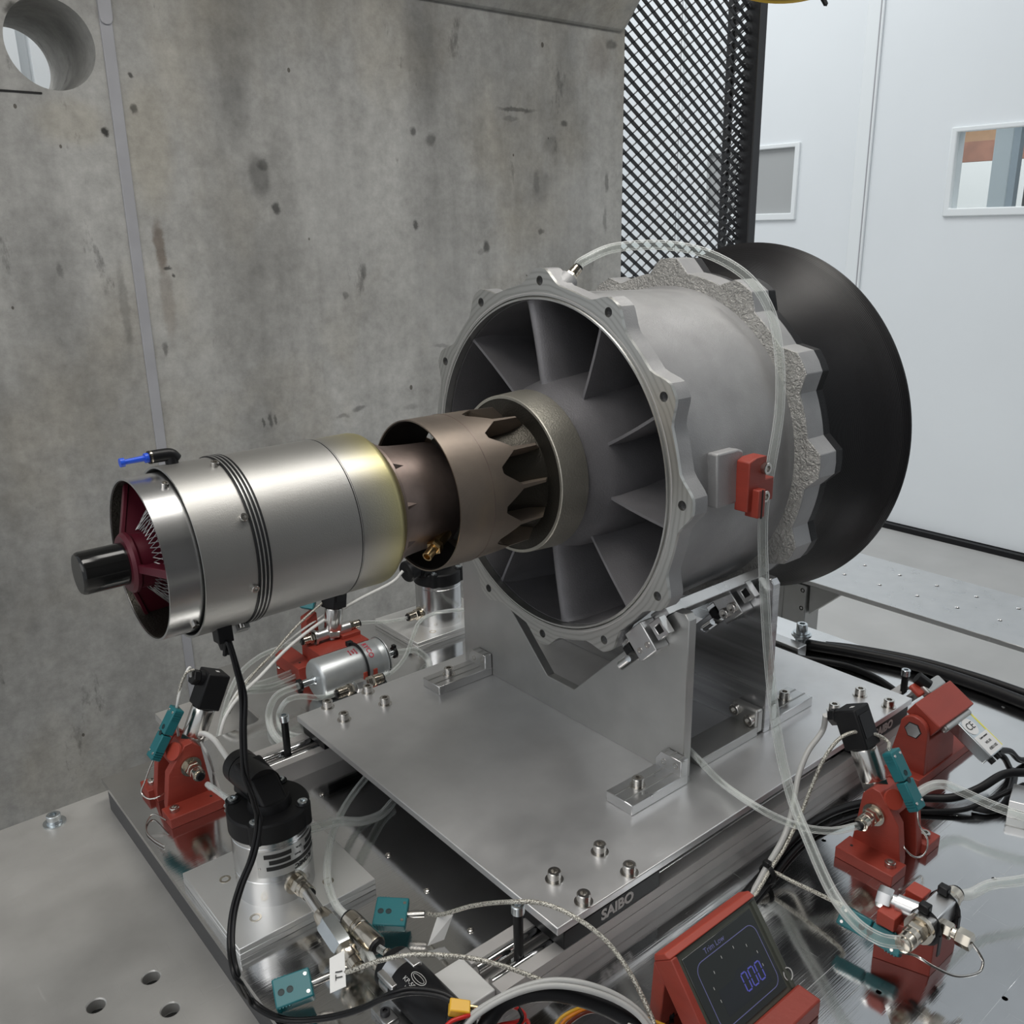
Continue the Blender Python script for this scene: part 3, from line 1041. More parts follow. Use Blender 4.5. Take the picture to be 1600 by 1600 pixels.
MB().hexa([(0.90, 0.338, -0.032), (0.90, 0.28, -0.032), (0.90, 0.336, -0.085)], [(0.93, 0.338, -0.032), (0.93, 0.28, -0.032), (0.93, 0.336, -0.085)]).build('gusset', 'alu_dull', bench)
for y, z in ((0.400, -0.043), (0.400, -0.088), (0.347, -0.042), (0.347, -0.075)):
    m = MB()
    cap_bolt(m, 0.0045, 0.003, frame((-1, 0, 0), (0.8955, y, z)))
    m.build('bolt', 'steel', bench)
MB().box((0.8945, 0.400, -0.066), (0.003, 0.006, 0.02)).build('slot', 'dark', bench)
MB().box((0.8945, 0.346, -0.058), (0.003, 0.005, 0.016)).build('slot', 'dark', bench)
m = MB()
for y in (-0.72, 0.58):
    m.box((0.985, y, (FZ - 0.028) / 2), (0.05, 0.05, -0.028 - FZ))
    m.build('leg', 'alu_dull', bench, bevel=0.002)
    m = MB()

# ================================================================== linear guides, carriage plate


def guide(name, label, y0, sgn):
    """y0 = outer face; sgn = direction from the outer to the inner wall."""
    t = thing(name, label, 'rail', (0.3, y0, MZ), 'linear guide rails under the carriage plate')
    prof = [(0, 0), (0.052, 0), (0.052, 0.023), (0.040, 0.023), (0.040, 0.018), (0.036, 0.014), (0.036, 0.008), (0.017, 0.008), (0.017, 0.014), (0.013, 0.018), (0.013, 0.023), (0, 0.023),
            (0, 0.0125), (0.0008, 0.0122), (0.0008, 0.0115), (0, 0.0112)]
    pts = [(y0 + sgn * a, MZ + b) for a, b in prof]
    m = MB()
    m.sheet(pts, [], 0.74, Matrix(((0, 0, 1, -0.0615), (1, 0, 0, 0), (0, 1, 0, 0), (0, 0, 0, 1))))
    m.build('profile', 'alu_side', t)
    for a in (0.0165, 0.0365):
        m = MB()
        m.lathe([(0, 0), (0, 0.0046), (0.735, 0.0046), (0.735, 0)], frame((1, 0, 0), (-0.059, y0 + sgn * a, MZ + 0.0185)), 20)
        m.build('guide_rod', 'chrome', t)
    return t


g1 = guide('linear_guide', 'near grey linear guide rail with chrome rods, on the display side of the plate', 0.0, 1)
g2 = guide('linear_guide', 'far grey linear guide rail with chrome rods, on the filter side of the plate', 0.472, -1)
for g, y in ((g1, 0.026), (g2, 0.446)):
    m = MB()
    m.box((0.672, y, -0.037), (0.012, 0.05, 0.024))
    m.build('end_cap', 'alu', g, bevel=0.001)

car = thing('carriage_plate', 'wide aluminium carriage plate carrying the engine stand', 'plate', (0.298, 0.236, -0.0265))
MB().box((0.2978, 0.2359, -0.0039), (0.5956, 0.4718, 0.0078)).build('plate', 'plate', car, bevel=0.0008, seg=2)
blk = []
for x in (0.068, 0.526):
    for y in (0.0265, 0.4455):
        b = MB().box((x, y, -0.0171), (0.122, 0.053, 0.0185)).build('bearing_block', 'black', car, bevel=0.001)
        blk.append(b)
text_mesh('lettering', 'SAIBO', 0.0150, frame((0, -1, 0), (0.0725, -0.0004, -0.0165), x=(1, 0, 0)), 'ink_white', blk[0], bold=0.0005)
text_mesh('lettering', 'SAIBO', 0.0150, frame((0, -1, 0), (0.5300, -0.0004, -0.0165), x=(1, 0, 0)), 'ink_white', blk[2], bold=0.0005)
bo = MB()
cap_bolt(bo, 0.0063, 0.0085, T((0.039, 0.009, 0)), washer=0.0085)
b0 = bo.build('bolt', 'steel', car)
for x, y in ((0.097, 0.009), (0.039, 0.047), (0.097, 0.047), (0.039, 0.424), (0.097, 0.424), (0.039, 0.4645), (0.097, 0.4645),
             (0.4965, 0.009), (0.555, 0.009), (0.4965, 0.047), (0.555, 0.047), (0.4965, 0.424), (0.555, 0.424), (0.4965, 0.4645), (0.555, 0.4645)):
    inst(b0, 'bolt', car, Vector(WL[car]) + Vector((x - 0.039, y - 0.009, 0)))


def stop_post(x, y, z0, z1, label):
    t = thing('stop_post', label, 'stop post', (x, y, z0))
    m = MB()
    m.lathe([(0, 0), (0, 0.012), (0.0012, 0.012), (0.0012, 0.0035)], T((x, y, z0)), 28)
    m.build('washer', 'steel', t)
    m = MB()
    hexprism(m, 0.0075, 0.006, T((x, y, z0 + 0.0012)))
    m.build('nut', 'zinc', t)
    m = MB()
    m.lathe([(0, 0), (0, 0.0043), (z1 - z0 - 0.012, 0.0043), (z1 - z0 - 0.012, 0)], T((x, y, z0 + 0.004)), 20)
    m.build('sleeve', 'black', t)
    m = MB()
    cap_bolt(m, 0.0058, 0.008, T((x, y, z1 - 0.008)))
    m.build('cap_screw', 'zinc', t)
    return t


stop_post(-0.0245, 0.0225, MZ + 0.0085, 0.0245, 'black sleeved stop post at the near left corner of carriage plate')
stop_post(-0.0275, 0.446, MZ + 0.0085, 0.0228, 'black sleeved stop post at far left corner of carriage plate, behind the flow meter')
stop_post(0.655, 0.040, MZ + 0.0085, 0.004, 'black sleeved stop post by the right corner of the carriage plate')

# end block beside the near guide, cross bar and tall clamp bolt at the far right end
eb = MB().box((-0.0775, 0.030, -0.0385), (0.030, 0.046, 0.021)).build('end_block', 'pale', bevel=0.001, loc=(-0.0775, 0.030, MZ))
tag(eb, 'small pale aluminium block at the end of the near guide rail', 'block')
cb = thing('cross_bar', 'pale slotted aluminium bar behind the carriage plate by the tall clamp bolt', 'bar', (0.683, 0.28, MZ))
MB().box((0.678, 0.285, -0.040), (0.022, 0.155, 0.020)).build('bar', 'alu', cb, bevel=0.001)
MB().box((0.664, 0.285, -0.0425), (0.005, 0.155, 0.012)).build('slot', 'dark', cb)
MB().box((0.640, 0.285, -0.044), (0.045, 0.155, 0.012)).build('shoe', 'alu_dull', cb, bevel=0.001)
cbolt = thing('clamp_bolt', 'tall steel clamp bolt on stacked washers right of the engine stand, by black hoses', 'bolt', (0.7033, 0.226, MZ))
m = MB()
m.lathe([(0, 0.0), (0, 0.0085), (0.020, 0.0085), (0.020, 0.011), (0.024, 0.011), (0.024, 0)], T((0.7033, 0.226, MZ)), 24)
m.build('spacer', 'zinc', cbolt)
m = MB()
m.lathe([(0.024, 0.0), (0.024, 0.0145), (0.027, 0.0145), (0.027, 0.012), (0.030, 0.012), (0.030, 0)], T((0.7033, 0.226, MZ)), 28)
m.build('washer', 'zinc', cbolt)
m = MB()
cap_bolt(m, 0.0082, 0.013, T((0.7033, 0.226, MZ + 0.030)))
m.build('cap_screw', 'zinc', cbolt)
sb = thing('stacked_bar', 'two stacked aluminium bars at the right edge below the laser sensor cables', 'bar', (0.54, -0.19, MZ))
for k in range(2):
    MB().hexa([(0.514 - 0.0, -0.153, MZ + 0.0105 * k), (0.553, -0.250, MZ + 0.0105 * k), (0.590, -0.240, MZ + 0.0105 * k), (0.551, -0.143, MZ + 0.0105 * k)],
              [(0.514, -0.153, MZ + 0.0105 * k + 0.0098), (0.553, -0.250, MZ + 0.0105 * k + 0.0098), (0.590, -0.240, MZ + 0.0105 * k + 0.0098), (0.551, -0.143, MZ + 0.0105 * k + 0.0098)]).build('bar', 'alu', sb, bevel=0.0006)
# ================================================================== gas turbine
tb = thing('gas_turbine', 'satin steel gas turbine with black starter and yellowed tail, on the left', 'turbine', AXX(-0.08))


def xl(name, prof, material, parent, n=96, closed=False, **kw):
    m = MB()
    m.lathe(eprof(prof), AXM, n, closed)
    return m.build(name, material, parent, **kw)


stt = xl('starter_motor', [(-0.2785, 0), (-0.2785, 0.0142), (-0.2772, 0.0153), (-0.2755, 0.0157), (-0.2440, 0.0157), (-0.2440, 0)], 'black_gloss', tb, 48)
sp_ = xl('spider', [(-0.2465, 0.0158), (-0.2465, 0.0205), (-0.2440, 0.0225), (-0.2415, 0.0225), (-0.2395, 0.0205), (-0.2080, 0.0200), (-0.2080, 0)], 'crimson', tb, 48)
for a in (2, 122, 242):
    m = MB()
    ca, sa = math.cos(math.radians(a)), math.sin(math.radians(a))
    rad = Vector((0, -ca, sa))
    tan = Vector((0, sa, ca))
    o = Vector((0, AY, AZ))

    def P(x, r, t):
        return o + rad * (1.1 * r) + tan * (1.1 * t) + Vector((EX(x), 0, 0))
    m.hexa([P(-0.2415, .019, -.0018), P(-0.2415, .019, .0018), P(-0.2080, .019, .0018), P(-0.2080, .019, -.0018)],
           [P(-0.2280, .0592, -.0018), P(-0.2280, .0592, .0018), P(-0.2040, .0592, .0018), P(-0.2040, .0592, -.0018)])
    m.hexa([P(-0.2440, .020, -.0032), P(-0.2440, .020, .0032), P(-0.2405, .020, .0032), P(-0.2405, .020, -.0032)],
           [P(-0.2300, .0592, -.0032), P(-0.2300, .0592, .0032), P(-0.2265, .0592, .0032), P(-0.2265, .0592, -.0032)])
    m.build('arm', 'crimson', tb, bevel=0.0006, seg=1)
xl('inlet_ring', [(-0.2364, 0.0596), (-0.2364, 0.0613), (-0.2045, 0.0613), (-0.2045, 0.0595)], 'ring', tb, closed=True)
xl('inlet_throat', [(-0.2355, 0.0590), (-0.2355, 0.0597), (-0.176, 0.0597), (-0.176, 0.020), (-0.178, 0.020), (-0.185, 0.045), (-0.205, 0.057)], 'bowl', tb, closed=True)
# inlet screen: woven wires between the spider arms
m = MB()
for k in range(40):
    for s in (1, -1):
        pts = []
        for j in range(7):
            t = j / 6
            pts.append(AXX(-0.232 + 0.030 * t, 0.0225 + 0.0355 * t, k * 9 + s * 34 * t))
        m.tube(pts, 0.00038, 4, cap=False)
o = m.build('inlet_screen', mat('wire_screen', (0.30, 0.30, 0.30), 0.4, 1.0), tb)
o['kind'] = 'stuff'
xl('outer_band', [(-0.2125, 0.0642), (-0.2125, 0.0658), (-0.1738, 0.0658), (-0.1738, 0.0630), (-0.190, 0.0630)], 'skin', tb, closed=True)
xl('band_gap_shade', [(-0.2118, 0.0636), (-0.2118, 0.0643), (-0.196, 0.0643), (-0.196, 0.0636)], 'dark', tb, closed=True)  # this ring and the next put black shade into the gap inside the band
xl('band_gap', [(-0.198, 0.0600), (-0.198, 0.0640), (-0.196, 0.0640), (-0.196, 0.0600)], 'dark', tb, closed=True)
xl('body', [(-0.174, 0.060), (-0.174, 0.0660), (-0.0862, 0.0660), (-0.0862, 0.0600)], 'skin', tb)
# four black rubber rings round the body
r0 = None
for k in range(4):
    x = -0.1725 + 0.0031 * k
    ring = xl('rubber_ring', [(x - 0.0009, 0.0650), (x - 0.0009, 0.0666), (x, 0.0670), (x + 0.0009, 0.0666), (x + 0.0009, 0.0650)], 'rubber', tb, closed=True)
for k in range(3):
    x = -0.17095 + 0.0031 * k
    ring = xl('steel_ring', [(x - 0.0005, 0.0650), (x - 0.0005, 0.0668), (x + 0.0005, 0.0668), (x + 0.0005, 0.0650)], 'alu_dull', tb, closed=True)
xl('seam_ring', [(-0.0864, 0.0640), (-0.0864, 0.0655), (-0.0840, 0.0655), (-0.0840, 0.0640)], 'rubber', tb, closed=True)
xl('seam_bead', [(-0.0855, 0.0640), (-0.0855, 0.0663), (-0.0847, 0.0663), (-0.0847, 0.0640)], 'skin', tb, closed=True)
xl('tail_cover', [(-0.0842, 0.060), (-0.0842, 0.0660), (-0.0500, 0.0660), (-0.0462, 0.0652), (-0.0430, 0.0625), (-0.0395, 0.0585), (-0.0375, 0.0560), (-0.0370, 0.050)], 'tail', tb)
xl('exhaust_flange', [(-0.0385, 0.045), (-0.0385, 0.0575), (-0.0360, 0.0575), (-0.0360, 0.045)], 'brown_dark', tb)
xl('nozzle', [(-0.0362, 0.0525), (-0.028, 0.0512), (-0.012, 0.0490), (0.006, 0.0475), (0.026, 0.0465), (0.026, 0.0450), (-0.030, 0.0480)], 'brown_dark', tb, closed=True)
for k in range(9):
    m = MB()
    mx = frame(AXX(0, 1, 40 * k + 12) - AXX(0, 0, 0), AXX(-0.0300, 0.0500, 40 * k + 12), x=(1, 0, 0))
    m.add([(-0.008, -0.0085, -0.001), (-0.008, 0.0085, -0.001), (0.013, 0, -0.0015), (-0.007, 0, 0.0075)], [(0, 1, 2), (0, 3, 1), (1, 3, 2), (2, 3, 0)], mx)
    m.build('lug', 'brown_dark', tb)
# brass probe fitting on the nozzle
d = Vector((-0.72, -0.30, -0.30)).normalized()
p0 = AXX(0.006, 0.050, -38)
pr = MB()
pr.lathe([(-0.012, 0), (-0.012, 0.0062), (0.006, 0.0062), (0.006, 0)], frame(d, p0), 20)
hexprism(pr, 0.0078, 0.008, frame(d, p0), 0.006)
pr.lathe([(0.014, 0.0), (0.014, 0.0048), (0.026, 0.0048), (0.026, 0.0034), (0.020, 0.0034), (0.020, 0)], frame(d, p0), 20)
pr.build('probe_fitting', 'brass', tb)
# screws round the band and the inlet ring
for x, r, angs, s in ((-0.1768, 0.0655, [76.5 - 46.5 * k for k in range(8)][:7], 1.0), (-0.2170, 0.0610, [69.5, -42, -150], 0.9)):
    for a in angs:
        m = MB()
        cap_bolt(m, 0.0034 * s, 0.0040 * s, frame(AXX(0, 1, a) - AXX(0, 0, a), AXX(x, r, a)), n=18)
        m.build('screw', 'steel', tb)
# black elbow with blue plug on top
eb_ = MB()
ea = 98
pe = AXX(-0.1995, 0.0655, ea)
eb_.lathe([(0, 0), (0, 0.0052), (0.006, 0.0052), (0.006, 0)], frame(AXX(0, 1, ea) - AXX(0, 0, ea), pe), 18)
pc = AXX(-0.1995, 0.0655 + 0.0065, ea)
eb_.tube(spline([pc + Vector((0.004, 0, -0.004)), pc + Vector((0, 0, 0.0005)), pc + Vector((-0.008, 0, 0.0012)), pc + Vector((-0.018, 0, 0.0012))], 6), 0.0053, 18)
el = eb_.build('plug_elbow', 'black', tb)
m = MB()
m.lathe([(0, 0), (0, 0.0056), (0.0016, 0.0056), (0.0016, 0)], frame((-1, 0, 0), pc + Vector((-0.0155, 0, 0.0012))), 18)
m.build('collar_ring', 'nickel', el)
m = MB()
m.lathe([(0, 0), (0, 0.0040), (0.003, 0.0040), (0.003, 0.0024), (0.019, 0.0021), (0.019, 0.0036), (0.0225, 0.0036), (0.0225, 0)], frame((-1, 0, -0.03), pc + Vector((-0.018, 0, 0.0012))), 16)
m.build('blue_plug', 'blue', el)
# cable gland block and connector underneath
ga = -56
gn = AXX(0, 1, ga) - AXX(0, 0, ga)
m = MB()
m.box((0, 0, 0.006), (0.013, 0.013, 0.014), frame(Vector((0, -0.10, -1)), AXX(-0.1925, 0.0640, ga - 4), x=(1, 0, 0)))
m.lathe([(0.013, 0.0), (0.013, 0.0055), (0.020, 0.0040), (0.020, 0)], frame(Vector((0, -0.10, -1)), AXX(-0.1925, 0.0640, ga - 4), x=(1, 0, 0)), 14)
m.build('cable_plug', 'black', tb, bevel=0.0006)
m = MB()
m.box((0, 0, 0.003), (0.012, 0.010, 0.007), frame(gn, AXX(-0.176, 0.0655, -66), x=(1, 0, 0)))
m.build('latch', 'alu_dull', tb, bevel=0.0005)

# ================================================================== fan casing
fc = thing('fan_casing', 'large grey cast fan casing with lobed flanges and dark guide vanes', 'casing', (EX(0.25), AY, AZ - 0.21))


def P2(r, a):
    return (1.1 * r * math.cos(math.radians(a)), -1.1 * r * math.sin(math.radians(a)))


def lobes(rb, rt, wb, wt, ph=0.0):
    """outline with 12 lugs: half-widths wb at the base and wt at the tip (degrees), small fillets."""
    out = []
    for k in range(12):
        c = 30 * k + ph
        for a in (-15, -12.5):
            out.append(P2(rb, c + a))
        out.append(P2(rb + 0.0006, c - wb - 1.2))
        out.append(P2(rb + 0.0035, c - wb + 0.6))
        out.append(P2(rt - 0.0032, c - wt - 0.9))
        out.append(P2(rt - 0.0006, c - wt + 0.4))
        out.append(P2(rt, c - wt * 0.35))
        out.append(P2(rt, c + wt * 0.35))
        out.append(P2(rt - 0.0006, c + wt - 0.4))
        out.append(P2(rt - 0.0032, c + wt + 0.9))
        out.append(P2(rb + 0.0035, c + wb - 0.6))
        out.append(P2(rb + 0.0006, c + wb + 1.2))
        out.append(P2(rb, c + 12.5))
    return out


def lugs(rb, rt, wb, wt, ph=0.0):
    """outline with 12 straight-sided trapezoid lugs."""
    out = []
    for k in range(12):
        c = 30 * k + ph
        out += [P2(rb, c + a) for a in (-15, -(15 + wb) / 2, -wb)]
        out += [P2(rt - 0.002, c - wt - 0.6), P2(rt, c - wt), P2(rt + 0.0006, c), P2(rt, c + wt), P2(rt - 0.002, c + wt + 0.6)]
        out += [P2(rb, c + a) for a in (wb, (15 + wb) / 2)]
    return out


def at_x(x):
    m = AXM.copy()
    m.translation = Vector((EX(x), AY, AZ))
    return m


def ring2(r, n=120):
    return [P2(r, 360 * k / n) for k in range(n)]


holes12 = [[(P2(0.1810, 30 * k)[0] + 0.0050 * math.cos(t * PI / 6), P2(0.1810, 30 * k)[1] + 0.0050 * math.sin(t * PI / 6)) for t in range(12)] for k in range(12)]
MB().sheet(lobes(0.1782, 0.1925, 7.2, 2.6), [ring2(0.1672)] + holes12, 0.0035 * 1.1, at_x(0.1590)).build('front_face', 'machined', fc)
MB().sheet(lobes(0.1778, 0.1922, 7.2, 2.6), [ring2(0.1650)] + holes12, 0.0170 * 1.1, at_x(0.1621)).build('front_flange', 'cast', fc, angle=24)
m = MB()
for k in range(12):
    m.lathe([(0, 0), (0, 0.0052), (0.002, 0.0052), (0.002, 0)], frame((1, 0, 0), AXX(0.1700, 0.1810, 30 * k)), 12)
o = m.build('hole_bottoms', 'dark', fc)  # dark discs put the shade into the bolt holes
o['kind'] = 'stuff'
xl('register_lip', [(0.1580, 0.1638), (0.1580, 0.1655), (0.1605, 0.1672), (0.1700, 0.1672), (0.1700, 0.1638)], 'machined', fc, 128, closed=True)
xl('barrel', [(0.166, 0.1638), (0.166, 0.1700), (0.178, 0.1712), (0.183, 0.1692), (0.190, 0.1686), (0.334, 0.1640), (0.340, 0.1648), (0.345, 0.1675), (0.350, 0.1675), (0.350, 0.1590), (0.180, 0.1638)], 'cast', fc, 128, closed=True)
xl('barrel_liner', [(0.168, 0.1632), (0.168, 0.1640), (0.180, 0.1640), (0.350, 0.1588), (0.350, 0.1580)], 'cast_shaded', fc, 128, closed=True)
xl('seal_groove', [(0.15875, 0.1690), (0.15875, 0.1699), (0.1595, 0.1699), (0.1595, 0.1690)], 'alu_side', fc, 160, closed=True)
# rear flange with its crackled rough face
MB().sheet(lugs(0.1812, 0.1945, 8.0, 3.4, 1.0), [ring2(0.1635)], 0.0022, at_x(0.3440)).build('rough_face', 'cast_rough', fc, angle=20)
MB().sheet(lugs(0.1815, 0.1948, 8.0, 3.4, 1.0), [ring2(0.1600)], 0.0275 * 1.1, at_x(0.3455)).build('rear_flange', 'cast', fc, bevel=0.0015, seg=2, angle=20)
# guide vanes: thin blades with rounded root fillets; one thick strut above and one below
QS = (0.0, 0.02, 0.05, 0.09, 0.15, 0.35, 0.6, 0.82, 0.91, 0.95, 0.98, 1.0)
for k in range(10):
    th0 = 24.5 + 36 * k
    strut_ = k in (2, 7)
    NS, NR = 11, len(QS)
    vs, fs = [], []
    for side in (-1, 1):
        for i in range(NS):
            t = (i / (NS - 1)) ** (1.8 if strut_ else 1.3)
            for j in range(NR):
                q = QS[j]
                x = 0.166 + 0.010 * (1 - q) * (0.2 if strut_ else 1) + 0.158 * t
                rr = 0.078 + (0.1632 - 0.004 * t - 0.078) * q
                a = th0 + 3.0 * q - 1.0 + 11 * (t ** 1.6)
                if strut_:
                    half = 0.0125 * min(1, (t / 0.16) ** 0.5 if t > 0 else 0.0) * (1 - 0.55 * t) + 0.0012
                else:
                    half = 0.0016 + 0.0050 * t * (1 - t) * 2
                half += 0.0055 * (math.exp(-q / 0.035) + math.exp(-(1 - q) / 0.03)) * min(1, 0.15 + t * 8)
                v = AXX(x, rr, a)
                tang = AXX(x, rr, a + 1) - v
                tang.normalize()
                vs.append(v + tang * (side * half))
    n1 = NS * NR
    for i in range(NS - 1):
        for j in range(NR - 1):
            a, b, c, d_ = i * NR + j, i * NR + j + 1, (i + 1) * NR + j + 1, (i + 1) * NR + j
            fs += [(a, b, c, d_), (n1 + a, n1 + d_, n1 + c, n1 + b)]
    for j in range(NR - 1):
        fs += [(j, n1 + j, n1 + j + 1, j + 1), ((NS - 1) * NR + j, (NS - 1) * NR + j + 1, n1 + (NS - 1) * NR + j + 1, n1 + (NS - 1) * NR + j)]
    for i in range(NS - 1):
        fs += [(i * NR, (i + 1) * NR, n1 + (i + 1) * NR, n1 + i * NR), (i * NR + NR - 1, n1 + i * NR + NR - 1, n1 + (i + 1) * NR + NR - 1, (i + 1) * NR + NR - 1)]
    m = MB()
    m.add(vs, fs)
    m.build('guide_vane', 'cast_shaded', fc, angle=60)
xl('hub', [(0.148, 0.060), (0.148, 0.0765), (0.160, 0.0785), (0.172, 0.0830), (0.185, 0.0860), (0.215, 0.0880), (0.335, 0.0890), (0.335, 0.02)], 'cast_shaded', fc)
xl('rear_disc', [(0.336, 0.0), (0.336, 0.1585), (0.338, 0.1585), (0.338, 0.0)], 'dark', fc)
xl('turbine_housing', [(0.1163, 0.0742), (0.1163, 0.0766), (0.1170, 0.0773), (0.1460, 0.0790), (0.1480, 0.0790), (0.1480, 0.060), (0.140, 0.060), (0.136, 0.0735)], 'housing', fc, closed=True, angle=18)
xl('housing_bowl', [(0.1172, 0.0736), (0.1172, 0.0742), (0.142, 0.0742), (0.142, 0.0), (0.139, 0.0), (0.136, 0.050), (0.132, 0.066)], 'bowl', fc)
xl('housing_seam', [(0.1470, 0.0770), (0.1470, 0.0787), (0.1484, 0.0787), (0.1484, 0.0770)], 'dark', fc, closed=True)
# exhaust shroud: thin heated sleeve with twelve points that run out into struts
NA = 240


def edge_x(a):
    q = ((a - 8.0) % 30.0)
    q = min(q, 30 - q)              # 0 at a point, 15 in the notch
    if q < 1.4:
        return 0.0790
    if q > 12.4:
        return 0.0592
    return 0.0790 - (q - 1.4) / 11.0 * 0.0198


vs, fs = [], []
for k in range(NA):
    a = 360 * k / NA
    for x, r in ((0.0079, 0.0691), (0.0447, 0.0691), (0.050, 0.0688), (edge_x(a), 0.0684), (edge_x(a), 0.0668), (0.0447, 0.0676), (0.0079, 0.0679)):
        vs.append(AXX(x, r, a))
for k in range(NA):
    q = (k + 1) % NA
    for j in range(7):
        i = (j + 1) % 7
        fs.append((k * 7 + j, k * 7 + i, q * 7 + i, q * 7 + j))
m = MB()
m.add(vs, fs)
shr = m.build('exhaust_shroud', 'brown', fc, angle=40)
xl('weld_line', [(0.0444, 0.0685), (0.0444, 0.0694), (0.0450, 0.0694), (0.0450, 0.0685)], 'brown_dark', shr, closed=True)
xl('shroud_lining', [(0.010, 0.0672), (0.010, 0.0679), (0.048, 0.0676), (0.058, 0.0668), (0.058, 0.064), (0.050, 0.064), (0.030, 0.0672)], 'lining_dark', fc, closed=True)
for k in range(12):
    a = 8 + 30 * k
    o = Vector((0, AY, AZ))
    rad = AXX(0, 1, a) - AXX(0, 0, a)
    rad.normalize()
    tan = Vector((1, 0, 0)).cross(rad)

    def Q(x, r, t):
        return Vector((EX(x), AY, AZ)) + rad * (1.1 * r) + tan * t
    m = MB()
    m.hexa([Q(0.0755, 0.0682, -.0022), Q(0.0755, 0.0682, .0022), Q(0.070, 0.050, .0010), Q(0.070, 0.050, -.0010)],
           [Q(0.1060, 0.0672, -.0012), Q(0.1060, 0.0672, .0012), Q(0.1290, 0.046, .0008), Q(0.1290, 0.046, -.0008)])
    m.build('strut', 'brown', fc)
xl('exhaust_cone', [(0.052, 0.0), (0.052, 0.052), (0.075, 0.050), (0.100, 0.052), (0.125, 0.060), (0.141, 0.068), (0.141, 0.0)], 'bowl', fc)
# hose fitting on top of the front flange, cast pad on the side
fd = (AXX(0, 1, 86) - AXX(0, 0, 86)) * 0.62 + Vector((0.78, 0, 0))
fit0 = AXX(0.1770, 0.1755, 86)
m = MB()
m.lathe([(0, 0), (0, 0.0125), (0.012, 0.0105), (0.012, 0)], frame(fd, fit0), 24)
m.build('fitting_boss', 'cast', fc)
fend = push_fitting(fc, fit0 + fd * 0.011, fd, 0.95, collar=False)
m = MB()
pm = frame(AXX(0, 1, 3) - AXX(0, 0, 3), AXX(0.2290, 0.1655, 3), x=(1, 0, 0))
m.sheet([(-0.021, -0.026), (0.020, -0.026), (0.020, 0.026), (0.012, 0.029), (-0.021, 0.029)], [], 0.014, pm)
m.build('side_pad', 'cast', fc, bevel=0.003, seg=3)

# bellmouth
bl = thing('bellmouth', 'large black printed bellmouth flaring behind the grey fan casing', 'bellmouth', (EX(0.44), AY, AZ - 0.23))
MB().sheet(lugs(0.1805, 0.1940, 8.0, 3.4, 1.0), [ring2(0.150)], 0.0120 * 1.1, at_x(0.3735)).build('mounting_flange', 'printed_black', bl, bevel=0.0012)
xl('flare', [(0.380, 0.160), (0.392, 0.1640), (0.410, 0.1655), (0.432, 0.1690), (0.455, 0.1770), (0.473, 0.1885), (0.486, 0.2010), (0.4918, 0.2079), (0.4945, 0.2079), (0.490, 0.1985), (0.476, 0.1830), (0.455, 0.1700), (0.430, 0.1630), (0.400, 0.1600)], 'printed_black', bl, 160, closed=True, angle=60)

# red tube clip on the cast pad
clip = thing('tube_clip', 'red printed clip with two screws holding the clear hose to the grey casing', 'clip', AXX(0.245, 0.178, 1))
cm = frame(Vector((0, -1, 0)), AXX(0.240, 0.1775, 1), x=(1, 0, 0))     # local z out (-Y), x along +X, y = up


def CB(x0, x1, y0, y1, z0, z1, nm='body', mt='red'):
    m = MB()
    m.box(((x0 + x1) / 2, (y0 + y1) / 2, (z0 + z1) / 2), (x1 - x0, y1 - y0, z1 - z0), cm)
    return m


up = cm.to_3x3() @ Vector((0, 1, 0))
sgn = 1 if up.z > 0 else -1
m = MB()
m.sheet([(-0.004, -0.026), (-0.004, 0.025), (0.004, 0.028), (0.024, 0.028), (0.024, 0.004), (0.038, 0.004), (0.038, -0.020), (0.012, -0.020), (0.012, -0.026)] if sgn > 0 else
        [(-0.004, 0.026), (-0.004, -0.025), (0.004, -0.028), (0.024, -0.028), (0.024, -0.004), (0.038, -0.004), (0.038, 0.020), (0.012, 0.020), (0.012, 0.026)], [], 0.016, cm)
m.build('body', 'red', clip, bevel=0.0012)
m = CB(0.003, 0.014, sgn * -0.032 if sgn > 0 else 0.003, sgn * -0.003 if sgn > 0 else 0.032, 0.008, 0.024)
m.build('jaw', 'red', clip, bevel=0.001)
m = CB(0.0075, 0.0095, (-0.0325 if sgn > 0 else 0.003), (-0.003 if sgn > 0 else 0.0325), 0.0235, 0.0244)
m.build('slit', 'dark', clip)
for x, y in ((0.020, 0.016), (0.020, -0.013)):
    m = MB()
    cap_bolt(m, 0.0062, 0.005, cm @ Matrix.Translation((x, sgn * y, 0.016)))
    m.build('screw', 'steel', clip)

# ================================================================== engine stand
es = thing('engine_stand', 'machined aluminium cradle of two V-notched plates under the fan casing', 'stand', (0.32, 0.2625, 0.0))
YC = 0.2637


